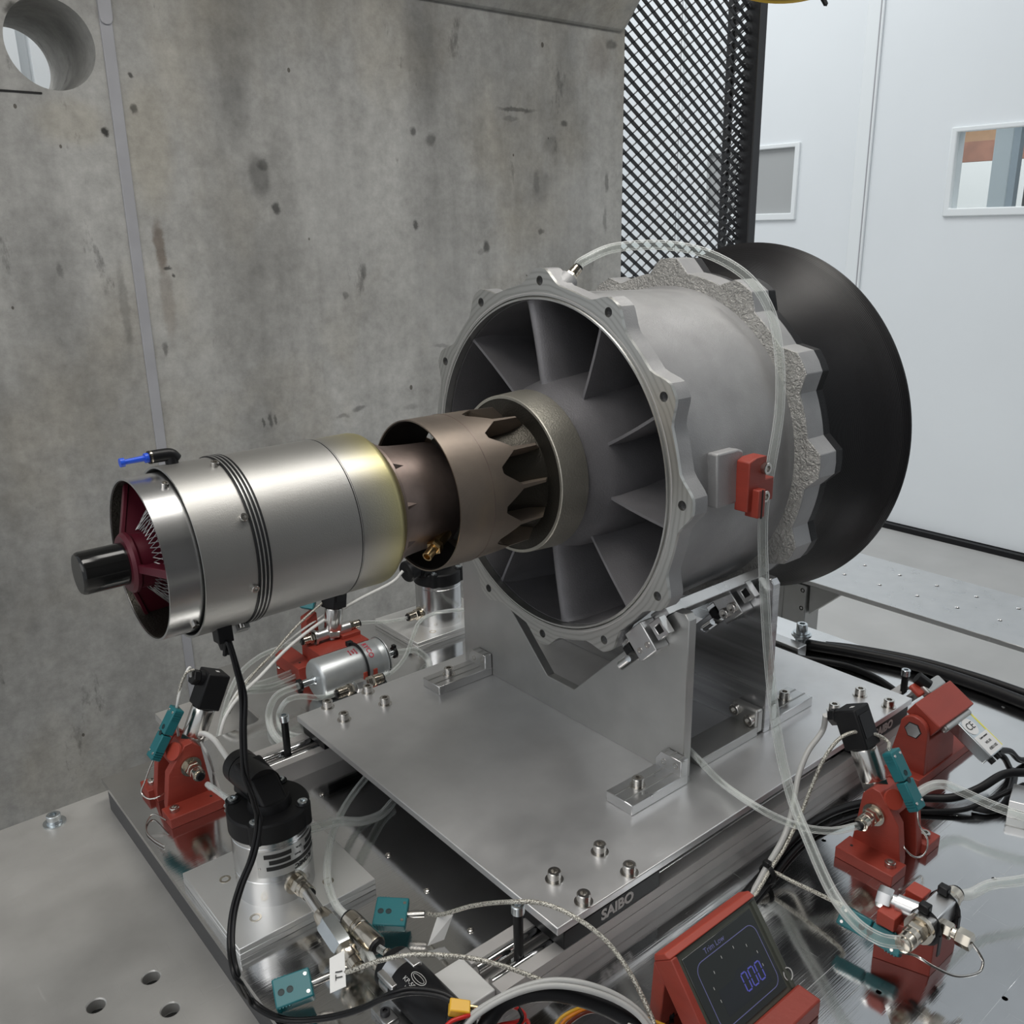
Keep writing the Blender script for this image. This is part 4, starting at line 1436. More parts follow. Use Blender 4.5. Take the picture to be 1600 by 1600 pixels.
def cradle(x, nm):
    yz = [(0.0725, 0.0), (0.0725, 0.184), (0.0775, 0.190), (0.0905, 0.190), (0.2400, 0.0405), (0.2874, 0.0405), (0.4400, 0.190), (0.4560, 0.190), (0.4560, 0.0)]
    slot = []
    d = Vector((-0.7071, 0.7071))
    n_ = Vector((-0.7071, -0.7071))
    c0 = Vector((0.165, 0.1005))
    for s_, base in ((1, c0), (-1, c0 + d * 0.060)):
        for k in range(7):
            a = PI * k / 6
            if s_ == 1:
                p = base + n_ * (-0.0045 * math.cos(a)) - d * (0.0045 * math.sin(a))
            else:
                p = base + n_ * (0.0045 * math.cos(a)) + d * (0.0045 * math.sin(a))
            slot.append((p.x, p.y))
    # slots run up the right-hand slope
    slot = [(0.165 + (0.165 - px), py) if False else (px, py) for px, py in slot]
    mx = Matrix(((0, 0, 1, x), (1, 0, 0, 0), (0, 1, 0, 0), (0, 0, 0, 1)))
    return MB().sheet(yz, [slot], 0.012, mx).build(nm, 'alu_dull' if nm == 'front_plate' else 'brushed', es, bevel=0.0008, seg=1)


M['brushed'] = mat('dark_brushed_aluminium', (0.52, 0.52, 0.53), 0.24, 0.9, noise=0.25, nscale=1, stretch=(2, 3, 90), rvar=0.06)
cradle(0.2465, 'front_plate')
cradle(0.3900, 'rear_plate')
# long slanted bearer bars lying on both slopes
for s in (-1, 1):
    c = Vector((0.332, YC + s * 0.1560, 0.1740))
    n_ = Vector((0, -s * 0.7071, 0.7071))
    mx = frame(n_, c, x=(1, 0, 0))
    m = MB()
    m.box((0, 0, 0.006), (0.170, 0.024, 0.012), mx)
    m.build('bearer_bar', 'alu', es, bevel=0.0008)


def foot(x0, y0, flip, nm='foot_bracket'):
    """slotted L-shaped foot: long flat block plus upright ear against the plate; x0 = plate side."""
    sx = -1 if flip else 1
    m = MB()
    L = 0.086
    m.box((x0 - sx * L / 2, y0, 0.006), (L, 0.036, 0.012))
    ft = m.build(nm, 'alu', es, bevel=0.0007, seg=1)
    m = MB()
    for k in (-1, 1):
        m.box((x0 - sx * (L / 2 + 0.004), y0 + k * 0.0065, 0.0122), (L - 0.008, 0.0016, 0.0007))
    m.build('groove', 'alu_dull', ft)
    ear = [(-0.0177, 0.0), (0.0177, 0.0), (0.0177, 0.020), (0.011, 0.030), (-0.0177, 0.030)]
    mx = Matrix(((0, 0, -sx, x0 - sx * 0.0004), (1, 0, 0, y0), (0, 1, 0, 0.0003), (0, 0, 0, 1)))
    m = MB()
    m.sheet(ear, [], 0.011, mx)
    m.build('ear', 'alu', ft, bevel=0.0007, seg=1)
    m = MB()
    for k in range(3):
        m.box((x0 - sx * (0.0055), y0 - 0.012 + 0.010 * k, 0.0303), (0.011, 0.0022, 0.0008))
    m.build('ear_groove', 'alu_dull', ft)
    for dy, dz in ((-0.010, 0.022), (0.006, 0.020)):
        m = MB()
        m.lathe([(0, 0), (0, 0.0036), (0.0006, 0.0036), (0.0006, 0.0024), (0.0001, 0.0024), (0.0001, 0)], frame((-sx, 0, 0), (x0 - sx * 0.0111, y0 + dy, dz)), 16)
        m.build('ear_screw', 'steel', ft)
    m = MB()
    cap_bolt(m, 0.0063, 0.0085, T((x0 - sx * 0.056, y0 + 0.002, 0.0122)), washer=0.0083)
    m.build('foot_bolt', 'steel', ft)


foot(0.2462, 0.0830, False)
foot(0.2462, 0.4140, False)
foot(0.4023, 0.0900, True)
foot(0.4023, 0.4180, True)
# inner clamp of the rear plate with two big screws
m = MB()
m.box((0.3840, 0.092, 0.017), (0.012, 0.036, 0.030))
ic = m.build('inner_clamp', 'alu_dull', es, bevel=0.003, seg=3)
for y, z in ((0.103, 0.024), (0.083, 0.018)):
    m = MB()
    cap_bolt(m, 0.0066, 0.006, frame((-1, 0, 0), (0.378, y, z)))
    m.build('screw', 'steel', ic)
m = MB()
m.box((0.330, 0.092, 0.0055), (0.10, 0.036, 0.011))
m.build('inner_rail', 'alu_dull', es, bevel=0.0008)
# adjusters sitting on the right-hand slope of each plate
for x, big in ((0.2465, False), (0.3900, True)):
    c = Vector((x - 0.006, 0.1165, 0.1540))
    d = Vector((0, -0.7071, 0.7071))
    mx = frame((-1, 0, 0), c, x=d)
    m = MB()
    m.box((-0.004, 0, 0.004), (0.030, 0.034, 0.020), mx)
    ad = m.build('adjuster_block', 'alu', es, bevel=0.0012)
    yy = mx.to_3x3() @ Vector((0, 1, 0))
    down = -1 if yy.z > 0 else 1
    for q in (-0.007, 0.007):
        m = MB()
        if big:
            cap_bolt(m, 0.0060, 0.005, mx @ T((q - 0.004, down * 0.006, 0.014)))
        else:
            m.lathe([(0, 0), (0, 0.0036), (0.0006, 0.0036), (0.0006, 0.0022), (0.0001, 0.0022), (0.0001, 0)], mx @ T((q - 0.004, down * 0.007, 0.014)), 16)
        m.build('screw', 'steel', ad)
    # end lug with square hole
    m = MB()
    m.sheet([(0.016, -0.010), (0.034, -0.010), (0.034, 0.010), (0.016, 0.010)], [[(0.021, -0.005), (0.030, -0.005), (0.030, 0.004), (0.021, 0.004)]], 0.010, mx)
    m.build('end_lug', 'alu', ad, bevel=0.0006, seg=1)
    MB().box((0.0255, -0.0005, 0.0), (0.009, 0.009, 0.002), mx).build('lug_hole', 'dark', ad)
    # jacking nut and pin lower down the slope
    m = MB()
    hexprism(m, 0.0085, 0.012, mx @ frame((-1, 0, 0), (-0.022, down * -0.002, 0.006), x=(0, 1, 0)))
    m.build('jack_nut', 'black', ad)
    m = MB()
    m.box((-0.029, down * -0.006, 0.006), (0.014, 0.014, 0.008), mx)
    m.build('polished_pad', 'chrome', ad, bevel=0.001)
    m = MB()
    m.lathe([(0, 0), (0, 0.0038), (0.016, 0.0038), (0.016, 0)], mx @ frame((-1, 0, 0), (-0.046, down * 0.004, 0.003), x=(0, 1, 0)), 14)
    m.build('pin', 'chrome', ad)
# ================================================================== instruments
def tc_connector(mx, L, Wd, Tk, parent, name='plug_body', double=False, G=None):
    """teal miniature thermocouple connector: local x = length, y = width, z = thickness, centred."""
    def bld(m, nm, mt, par, **kw):
        if G:
            m.v = [G(p) for p in m.v]
        return m.build(nm, mt, par, **kw)
    m = MB()
    if double:
        m.box((-L / 4 - 0.0003, 0, 0), (L / 2 - 0.0006, Wd, Tk), mx)
    else:
        m.box((0, 0, 0), (L, Wd, Tk), mx)
    b = bld(m, name, 'teal', parent, bevel=0.0012)
    if double:
        m = MB()
        m.box((L / 4 + 0.0003, 0, 0), (L / 2 - 0.0006, Wd * 0.96, Tk * 0.96), mx)
        bld(m, 'socket_body', 'teal', b, bevel=0.0012)
    m = MB()
    for s in (1, -1):
        for k in range(4):
            for x0 in ((-L / 2 + 0.003,) if not double else (-L / 2 + 0.003, L / 2 - 0.0115)):
                m.box((x0 + 0.0026 * k, s * Wd / 2, 0), (0.0011, 0.0012, Tk * 0.8), mx)
    o = bld(m, 'grip_ribs', 'teal', b)
    o['kind'] = 'stuff'
    for k in (-1, 1):
        m = MB()
        m.lathe([(Tk / 2 - 0.001, 0), (Tk / 2 - 0.001, 0.0028), (Tk / 2 + 0.0003, 0.0028), (Tk / 2 + 0.0003, 0.0021), (Tk / 2 + 0.0001, 0.002), (Tk / 2 + 0.0001, 0)], mx @ T((-L * (0.12 if not double else 0.02) + k * 0.0036 - 0.002, -0.0005, 0)), 14)
        bld(m, 'pin_hole_disc', 'teal_dark', b)  # flat dark disc, the hole's shade is in its colour
        m = MB()
        m.lathe([(Tk / 2, 0), (Tk / 2, 0.0016), (Tk / 2 + 0.0005, 0.0014), (Tk / 2 + 0.0005, 0)], mx @ T((L * 0.38, k * Wd * 0.30, 0)), 12)
        bld(m, 'screw', 'steel', b)
    if double:
        for k in (-1, 1):
            m = MB()
            m.lathe([(Tk / 2, 0), (Tk / 2, 0.0016), (Tk / 2 + 0.0005, 0.0014), (Tk / 2 + 0.0005, 0)], mx @ T((-L * 0.42, k * Wd * 0.30, 0)), 12)
            bld(m, 'screw', 'steel', b)
    return b


def din_sensor(parent, p0, d, side, G=None, black_len=0.044, k=1.0):
    """pressure transmitter: neck, hex, steel body, black angled DIN plug whose cable gland points to side."""
    def bld(m, nm, mt, par, **kw):
        if G:
            m.v = [G(p) for p in m.v]
        return m.build(nm, mt, par, **kw)
    d = Vector(d).normalized()
    mx = frame(d, p0, x=side)
    m = MB()
    m.lathe([(0, 0), (0, 0.0062), (0.012, 0.0062), (0.012, 0)], mx, 20)
    b = bld(m, 'neck', 'zinc', parent)
    m = MB()
    hexprism(m, 0.0142, 0.010, mx, 0.011)
    bld(m, 'hex', 'sensor', parent)
    m = MB()
    m.lathe([(0.0205, 0.008), (0.0205, 0.0128), (0.0215, 0.0133), (0.052, 0.0133), (0.0535, 0.0128), (0.0535, 0.008)], mx, 36)
    s = bld(m, 'sensor_body', 'sensor', parent)
    m = MB()
    m.box((0.0, 0.0, 0.053 + black_len / 2), (0.0265, 0.0265, black_len - 0.002), mx)
    pl = bld(m, 'plug_housing', 'black_matte', parent, bevel=0.0018)
    top = 0.053 + black_len
    m = MB()
    m.lathe([(0.008, 0.0), (0.008, 0.0085), (0.018, 0.0085), (0.018, 0)], mx @ frame((1, 0, 0), (0, 0, top - 0.0105), x=(0, 1, 0)), 22)
    bld(m, 'gland', 'black', pl)
    m = MB()
    hexprism(m, 0.0088, 0.008, mx @ frame((1, 0, 0), (0.018, 0, top - 0.0105), x=(0, 1, 0)))
    bld(m, 'gland_nut', 'black', pl)
    m = MB()
    m.box((-0.0133, 0, 0.053 + black_len * 0.55), (0.0012, 0.0185, black_len * 0.55), mx)
    bld(m, 'seam_panel', 'black', pl)
    m = MB()
    m.box((-0.003, 0.001, top - 0.0012), (0.004, 0.0045, 0.0008), mx)
    bld(m, 'top_mark', 'ink_white', pl)
    tip = mx @ Vector((0.026, 0, top - 0.0105))
    return G(tip) if G else tip


def pressure_unit(G, base, label, cat_label):
    """red two-footed bracket (built for the right-hand one; G maps it to its place)."""
    t = thing('pressure_sensor_mount', label, 'sensor', G(Vector((0.365, -0.097, MZ))), 'pressure sensors on red brackets')

    def bld(m, nm, mt, par=t, **kw):
        m.v = [G(p) for p in m.v]
        return m.build(nm, mt, par, **kw)
    for x0, x1 in ((0.318, 0.345), (0.3875, 0.414)):
        m = MB()
        m.box(((x0 + x1) / 2, -0.0985, MZ + 0.006), (x1 - x0, 0.061, 0.012))
        f = bld(m, 'foot', 'red', bevel=0.0008)
        for y in (-0.119, -0.078):
            m = MB()
            if y < -0.1:
                cap_bolt(m, 0.0052, 0.005, T(((x0 + x1) / 2, y, MZ + 0.012)))
                bld(m, 'foot_screw', 'steel', f)
            else:
                m.lathe([(0, 0), (0, 0.0015), (0.0004, 0.0015), (0.0004, 0)], T(((x0 + x1) / 2, y, MZ + 0.0119)), 10)
                bld(m, 'screw_hole', 'dark', f)
    prof = [(-0.070, MZ), (-0.0775, 0.018), (-0.0865, 0.0280), (-0.0955, 0.0268), (-0.1165, -0.0005), (-0.1225, -0.038), (-0.1225, MZ)]
    for x in (0.344, 0.3775):
        m = MB()
        m.sheet(prof, [], 0.0112, Matrix(((0, 0, 1, x), (1, 0, 0, 0), (0, 1, 0, 0), (0, 0, 0, 1))))
        bld(m, 'upright', 'red', bevel=0.0008)
    m = MB()
    m.sheet([(-0.074, -0.002), (-0.0775, 0.018), (-0.0865, 0.0262), (-0.0950, 0.0250), (-0.110, 0.005), (-0.100, -0.008)], [], 0.0224, Matrix(((0, 0, 1, 0.3552), (1, 0, 0, 0), (0, 1, 0, 0), (0, 0, 0, 1))))
    bld(m, 'bridge', 'red', bevel=0.0006)
    m = MB()
    m.lathe([(0, 0), (0, 0.010), (0.003, 0.010), (0.003, 0)], frame((-0.3, -0.8, 0.55), (0.352, -0.104, 0.020)), 28)
    bld(m, 'round_tab', 'red_light')
    # sensor leaning back
    tip = din_sensor(t, (0.365, -0.0855, 0.006), (0.0, 0.44, 0.90), (0, 0.9, -0.44) if base else (0, -0.9, 0.44), G)
    # hose fitting
    p = Vector((0.3445, -0.092, 0.001))
    m = MB()
    mx = frame((-1, 0, 0), p)
    m.lathe([(0, 0), (0, 0.0115), (0.0035, 0.0115), (0.0035, 0.008), (0.0055, 0.008), (0.0055, 0)], mx, 28)
    hexprism(m, 0.0088, 0.007, mx, 0.0055)
    m.lathe([(0.0125, 0.006), (0.0125, 0.0072), (0.018, 0.0072), (0.0185, 0.0064), (0.0192, 0.0064), (0.0195, 0.0072), (0.026, 0.007), (0.0265, 0.0055), (0.0285, 0.0055), (0.029, 0.0045)], mx, 24)
    fo = bld(m, 'hose_fitting', 'nickel')
    m = MB()
    m.lathe([(0.0283, 0.0044), (0.0300, 0.0052), (0.031, 0.004)], mx, 18)
    bld(m, 'release_ring', 'black', fo)
    # thermocouple connector on the slope
    d = Vector((0, -0.56, -0.83)).normalized()
    mx = frame(Vector((0, -0.83, 0.56)), (0.3615, -0.1085, 0.0405), x=d)
    tc_connector(mx, 0.060, 0.0165, 0.0115, t, 'teal_plug', True, G)
    return t, tip


GR = lambda p: Vector(p)
GL = lambda p: Vector((p[1] - 0.049, p[0] + 0.105, p[2]))
pr_, tipR = pressure_unit(GR, True, 'red bracket with leaning pressure sensor and teal plug, right of the carriage plate', None)
pl_, tipL = pressure_unit(GL, False, 'red bracket with leaning pressure sensor and teal plug, at far left by the concrete wall', None)

# ------------------------------------------------------------------ flow meters
def flow_meter(cx, cy, label, edir, fdir, fz, plate, print_label):
    t = thing('flow_meter', label, 'flow meter', (cx, cy, MZ), 'flow meters with black caps')
    for k in range(2):
        x0, x1, y0, y1 = plate
        m = MB()
        m.box(((x0 + x1) / 2, (y0 + y1) / 2, MZ + 0.003 + 0.006 * k), (x1 - x0 - 0.0002 * k, y1 - y0, 0.0057))
        pb = m.build('base_block', 'plate_bright', t, bevel=0.0005, seg=1)
    for dx in (-1, 1):
        for dy in (-1, 1):
            px, py = (cx + dx * 0.0375, cy + dy * 0.0345)
            if x0 + 0.005 < px < x1 - 0.005 and y0 + 0.005 < py < y1 - 0.005:
                m = MB()
                m.lathe([(0, 0), (0, 0.0055), (0.0004, 0.0055), (0.0004, 0.0035), (-0.0006, 0.003), (-0.0006, 0)], T((px, py, MZ + 0.0118)), 20)
                m.build('flush_screw', 'nickel', pb)
    m = MB()
    zb = MZ + 0.0117
    m.lathe([(zb, 0), (zb, 0.0368), (-0.0128, 0.0368), (-0.0122, 0.0362), (-0.0112, 0.0362), (-0.0106, 0.0368), (0.024, 0.0368), (0.0246, 0.0362), (0.026, 0.0362), (0.0266, 0.0368), (0.0305, 0.0368), (0.0305, 0)], T((cx, cy, 0)), 72)
    body = m.build('meter_body', 'turned', t)
    m = MB()
    m.lathe([(0.0305, 0), (0.0305, 0.0385), (0.0485, 0.0385), (0.0505, 0.0370), (0.0515, 0.020), (0.0515, 0)], T((cx, cy, 0)), 72)
    cap = m.build('cap', 'black_matte', t)
    for k in range(4):
        a = math.radians(45 + 90 * k)
        x, y = cx + 0.0340 * math.cos(a), cy + 0.0340 * math.sin(a)
        m = MB()
        m.lathe([(0.0305, 0), (0.0305, 0.0072), (0.0515, 0.0072), (0.0515, 0)], T((x, y, 0)), 20)
        m.build('screw_boss', 'black_matte', cap)
        m = MB()
        cap_bolt(m, 0.0048, 0.003, T((x, y, 0.0508)))
        m.build('cap_screw', 'zinc', cap)
    e = Vector(edir).normalized()
    s = Vector((0, 0, 1)).cross(e)
    c = Vector((cx, cy, 0.0475))
    m = MB()
    m.lathe([(0, 0), (0, 0.021), (0.004, 0.0205), (0.012, 0.0185), (0.012, 0)], frame((0, 0, 1), c - e * 0.004), 40)
    m.build('elbow_base', 'black_matte', cap)
    m = MB()

    def q(f, l, z):
        return c + e * f + s * l + Vector((0, 0, z))
    m.hexa([q(-0.0215, -0.013, 0.009), q(-0.0215, 0.013, 0.009), q(0.040, 0.0175, 0.001), q(0.040, -0.0175, 0.001)],
           [q(0.004, -0.0135, 0.0285), q(0.004, 0.0135, 0.0285), q(0.040, 0.0135, 0.0315), q(0.040, -0.0135, 0.0315)])
    m.build('elbow_wedge', 'black_matte', cap, bevel=0.003, seg=3)
    m = MB()
    m.lathe([(-0.012, 0), (-0.012, 0.0170), (0.030, 0.0170), (0.030, 0.0155), (0.0315, 0.0155), (0.0315, 0.0170), (0.046, 0.0170), (0.048, 0.0155), (0.048, 0.006), (0.045, 0.0)], frame(e + Vector((0, 0, -0.08)), c + e * 0.016 + Vector((0, 0, 0.0165))), 40)
    m.build('gland', 'black', cap)
    tip = c + e * 0.064 + Vector((0, 0, 0.0125))
    f = Vector(fdir).normalized()
    m = MB()
    pf = Vector((cx, cy, fz)) + f * 0.0345
    mx = frame(f, pf)
    m.lathe([(0, 0), (0, 0.0112), (0.0035, 0.0112), (0.0035, 0.0085), (0.006, 0.0085), (0.006, 0)], mx, 28)
    hexprism(m, 0.0088, 0.007, mx, 0.006)
    m.lathe([(0.013, 0.006), (0.013, 0.0072), (0.018, 0.0072), (0.0185, 0.0063), (0.0192, 0.0063), (0.0195, 0.0072), (0.025, 0.007), (0.0255, 0.005)], mx, 24)
    fo = m.build('hose_fitting', 'nickel', t)
    m = MB()
    m.lathe([(0.0253, 0.0058), (0.0275, 0.0055), (0.028, 0.0035)], mx, 18)
    m.build('release_ring', 'black', fo)
    ftip = pf + f * 0.028
    if print_label:
        # curved data plate, upside down as in the photo
        r = 0.0370
        a0, a1, z0, z1 = math.radians(-137), math.radians(-27), -0.0060, 0.0215

        def patch(aa, ab, za, zb_, rr, nm, mt, par):
            vs, fs = [], []
            n = 16
            for k in range(n + 1):
                a = aa + (ab - aa) * k / n
                for z in (za, zb_):
                    for rad in (rr, rr - 0.0004):
                        vs.append((cx + rad * math.cos(a), cy + rad * math.sin(a), z))
            for k in range(n):
                o = 4 * k
                fs += [(o, o + 4, o + 6, o + 2), (o + 2, o + 6, o + 7, o + 3), (o, o + 1, o + 5, o + 4)]
            mm_ = MB()
            mm_.add(vs, fs)
            return mm_.build(nm, mt, par)
        lab = patch(a0, a1, z0, z1, r + 0.0003, 'data_plate', 'label', t)
        for (u0, u1, v0, v1) in ((0.10, 0.46, 0.74, 0.90), (0.70, 0.97, 0.74, 0.90), (0.16, 0.44, 0.50, 0.66), (0.66, 0.90, 0.50, 0.66), (0.12, 0.92, 0.27, 0.42)):
            patch(a0 + (a1 - a0) * u0, a0 + (a1 - a0) * u1, z0 + (z1 - z0) * v0, z0 + (z1 - z0) * v1, r + 0.0006, 'printed_bar', 'ink', lab)

        def curved(body, size, uc, zc, bold=0.0, shear=0.0):
            ac = a0 + (a1 - a0) * uc
            mx = frame((math.cos(ac), math.sin(ac), 0), (0, 0, 0), x=(math.sin(ac), -math.cos(ac), 0))
            o = text_mesh('lettering', body, size, Matrix.Identity(4), 'ink', lab, bold=bold, shear=shear)
            wl_ = Vector(WL[lab])
            for v in o.data.vertices:
                p = v.co + wl_
                a = ac - p.x / r
                v.co = Vector((cx + (r + 0.0005 + p.z) * math.cos(a), cy + (r + 0.0005 + p.z) * math.sin(a), zc - p.y)) - wl_
            return o
        curved('FLOMEC', 0.0062, 0.66, -0.0022, 0.0002, 0.25)
        curved('Press', 0.0032, 0.55, z0 + (z1 - z0) * 0.58)
        curved('S/No', 0.0032, 0.58, z0 + (z1 - z0) * 0.82)
        for u in (0.03, 0.97):
            a = a0 + (a1 - a0) * u
            m = MB()
            m.lathe([(0, 0), (0, 0.0014), (0.0008, 0.001), (0.0008, 0)], frame((math.cos(a), math.sin(a), 0), (cx + r * math.cos(a), cy + r * math.sin(a), 0.004)), 10)
            m.build('rivet', 'steel', lab)
    return t, tip, ftip


M['plate_bright'] = scratched('fine_milled_aluminium', (0.80, 0.80, 0.79), 0.36, 0.06, 0.1, metal=0.7, cloud=0.05)
fm1, fm1_tip, fm1_fit = flow_meter(-0.134, 0.259, 'aluminium flow meter with black cap and data plate, in front of the turbine, nearest camera', (0, 1, 0), (0.10, -1, 0), -0.0200, (-0.200, -0.060, 0.197, 0.330), True)
fm2, fm2_tip, fm2_fit = flow_meter(0.350, 0.665, 'aluminium flow meter with black cap, half hidden behind the engine stand', (-1, -0.10, 0), (-1, 0, 0), -0.0185, (0.270, 0.430, 0.611, 0.735), False)

# ------------------------------------------------------------------ fuel filter and the sensor on the red bracket behind it
FY, FZ2, FR = 0.5765, -0.0200, 0.0285
ff = thing('fuel_filter', 'silver canister fuel filter strapped by black tie before red bracket', 'filter', (0.135, FY, MZ))
fx = frame((1, 0, 0), (0, FY, FZ2))
m = MB()
m.lathe([(0.078, 0.0), (0.078, 0.0235), (0.0795, 0.0265), (0.083, FR), (0.170, FR), (0.1715, 0.0278), (0.174, 0.0278), (0.1755, FR), (0.180, FR), (0.1805, 0.0298), (0.1845, 0.0298), (0.1855, 0.027), (0.1855, 0)], fx, 64)
can = m.build('canister', 'zinc_matte', ff)
m = MB()
m.lathe([(0.1815, 0.0290), (0.1815, 0.0303), (0.1825, 0.0303), (0.1825, 0.0290)], fx, 64, closed=True)
m.build('seam_line', 'dark', can)
for s, x in ((-1, 0.078), (1, 0.1855)):
    m = MB()
    m.lathe([(0, 0.0), (0, 0.0070), (0.002, 0.0062), (0.003, 0.0052), (0.022, 0.0052), (0.023, 0.004), (0.023, 0)], frame((s, 0, 0), (x, FY, FZ2)), 24)
    sp = m.build('port', 'zinc', ff)
    m = MB()
    m.lathe([(0.0195, 0.0045), (0.0195, 0.0085), (0.0235, 0.0085), (0.0235, 0.0045)], frame((s, 0, 0), (x, FY, FZ2)), 20, closed=True)
    m.box((0, 0.009, 0.0215), (0.006, 0.005, 0.005), frame((s, 0, 0), (x, FY, FZ2)))
    m.build('hose_tie', 'black', sp)
# strap
vs = []
m = MB()
pts = [Vector((0.1465, FY + (FR + 0.0012) * math.cos(a), FZ2 + (FR + 0.0012) * math.sin(a))) for a in [math.radians(55 + 15 * k) for k in range(11)]]
m.tube(pts, 0.0012, 8, flat=3.2)
m.build('strap', 'black', ff)
m = MB()
m.box((0.1465, FY + 0.020, FZ2 + 0.026), (0.009, 0.008, 0.007))
m.build('strap_buckle', 'black', ff, bevel=0.0008)


def ripple(body, size, ac, x0, mt):
    o = text_mesh('lettering', body, size, Matrix.Identity(4), mt, can, bold=0.0001)
    wl_ = Vector(WL[can])
    for v in o.data.vertices:
        p = v.co + wl_
        # text reads down the near side, its top towards +X
        a = ac + p.x / FR
        v.co = Vector((x0 + p.y, FY + (FR + 0.0003 + p.z) * math.cos(a), FZ2 + (FR + 0.0003 + p.z) * math.sin(a))) - wl_
    return o


ripple('RYCO', 0.0105, math.radians(116), 0.1570, 'ink_red')
ripple('IN-LINE', 0.0034, math.radians(108), 0.139, 'ink_red')
ripple('Z578', 0.0034, math.radians(108), 0.1345, 'ink_red')
ripple('fuel only', 0.0030, math.radians(108), 0.1302, 'ink_red')

fb = thing('filter_bracket', 'red printed bracket behind the silver fuel filter, carrying an upright pressure sensor', 'sensor', (0.14, 0.645, MZ))
MB().box((0.0985, 0.675, MZ + 0.0105), (0.027, 0.075, 0.021)).build('foot', 'red', fb, bevel=0.0008)
MB().box((0.1475, 0.6330, MZ + 0.0225), (0.080, 0.042, 0.045)).build('saddle', 'red', fb, bevel=0.0008)
MB().box((0.172, 0.644, -0.0025), (0.030, 0.020, 0.007)).build('saddle_step', 'red', fb, bevel=0.0008)
MB().hexa([(0.112, 0.662, MZ), (0.136, 0.662, MZ), (0.136, 0.680, MZ), (0.112, 0.680, MZ)], [(0.115, 0.662, 0.030), (0.133, 0.662, 0.037), (0.133, 0.680, 0.037), (0.115, 0.680, 0.030)]).build('back_post', 'red', fb, bevel=0.0012)
MB().box((0.150, FY - 0.0225, FZ2 - 0.0165), (0.022, 0.008, 0.027)).build('front_hook', 'red_light', fb, bevel=0.0008)
MB().box((0.142, FY - 0.0265, FZ2 - 0.0060), (0.0065, 0.006, 0.015)).build('front_tooth', 'red_light', fb, bevel=0.0008)
MB().box((0.158, FY - 0.0265, FZ2 - 0.0060), (0.0065, 0.006, 0.015)).build('front_tooth', 'red_light', fb, bevel=0.0008)
m = MB()
m.lathe([(0, 0), (0, 0.0018), (0.0003, 0.0018), (0.0003, 0)], T((0.096, 0.655, MZ + 0.0209)), 10)
m.build('screw_hole', 'dark', fb)
m = MB()
m.lathe([(0, 0), (0, 0.0085), (0.058, 0.0085), (0.058, 0)], frame((1, 0, 0), (0.1185, 0.650, 0.0055)), 28)
m.lathe([(0.0, 0.0), (0.0, 0.0115), (0.003, 0.0115), (0.003, 0)], frame((1, 0, 0), (0.1185, 0.650, 0.0055)), 28)
m.lathe([(0, 0), (0, 0.0100), (0.014, 0.0095), (0.014, 0)], frame((0.16, 0, 1), (0.1475, 0.650, 0.0055)), 28)
m.build('tee_body', 'alu', fb)
bf_l = push_fitting(fb, (0.1185, 0.650, 0.0055), (-1, 0, 0), 1.05, collar=False)
bf_r = push_fitting(fb, (0.1765, 0.650, 0.0055), (1, 0, 0), 1.0, collar=False)
tipB = din_sensor(fb, (0.1475, 0.650, -0.0120), (0.16, 0.05, 1), (-0.3, 1, 0))
tc_connector(frame((-0.5, -0.6, 0.5), (0.132, 0.675, 0.062), x=(0.30, 0.10, 0.9)), 0.045, 0.020, 0.011, fb, 'teal_plug')

# inline check valve with push fittings in front of the filter
iv = thing('inline_coupler', 'brassy inline hose coupler with pale hex lying in front of the silver filter', 'coupler', (0.11, 0.512, -0.015))
for s in (-1, 1):
    c = Vector((0.112 + s * 0.007, 0.512, -0.0145))
    m = MB()
    mx = frame((s, 0, 0), c)
    hexprism(m, 0.0075, 0.010, mx, 0.004)
    m.lathe([(0.014, 0.006), (0.014, 0.0071), (0.020, 0.0071), (0.0205, 0.0062), (0.0212, 0.0062), (0.0215, 0.0071), (0.027, 0.0068), (0.0275, 0.004)], mx, 24)
    m.build('push_fitting', 'nickel', iv)
    m = MB()
    m.lathe([(0.0273, 0.0056), (0.0295, 0.0054), (0.030, 0.0035)], mx, 18)
    m.build('release_ring', 'black', iv)
m = MB()
hexprism(m, 0.0083, 0.014, frame((1, 0, 0), (0.105, 0.512, -0.0145)))
m.build('hex_body', 'alu', iv)

# ------------------------------------------------------------------ laser sensor housing
ls = thing('laser_sensor', 'red tilting sensor head with silver CE sensor, at right behind the other red bracket', 'sensor', (0.54, -0.05, MZ))
MB().box((0.560, -0.046, MZ + 0.006), (0.140, 0.042, 0.012)).build('base', 'red', ls, bevel=0.0008)
HC = Vector((0.503, -0.047, 0.0130))
prof = [(-0.0215, MZ + 0.011), (-0.0315, 0.013)] + [(-0.047 + 0.0165 * math.cos(a), 0.013 + 0.0165 * math.sin(a)) for a in [PI * k / 8 for k in range(1, 8)]] + [(-0.0635, 0.013), (-0.0655, MZ + 0.011)]
MB().sheet(prof, [], 0.0072, Matrix(((0, 0, 1, 0.5035), (1, 0, 0, 0), (0, 1, 0, 0), (0, 0, 0, 1)))).build('pivot_ear', 'red', ls, bevel=0.001)
MB().hexa([(0.5105, -0.0225, MZ + 0.011), (0.574, -0.0225, MZ + 0.011), (0.574, -0.0655, MZ + 0.011), (0.5105, -0.0655, MZ + 0.011)],
          [(0.5105, -0.0315, 0.012), (0.574, -0.0315, 0.012), (0.574, -0.0625, 0.002), (0.5105, -0.0625, 0.002)]).build('pedestal', 'red', ls, bevel=0.001)
m = MB()
hexprism(m, 0.0088, 0.0015, frame((-1, 0, 0), (0.5040, -0.047, 0.0125)))
m.build('hex_bolt', 'alu', ls)
m = MB()
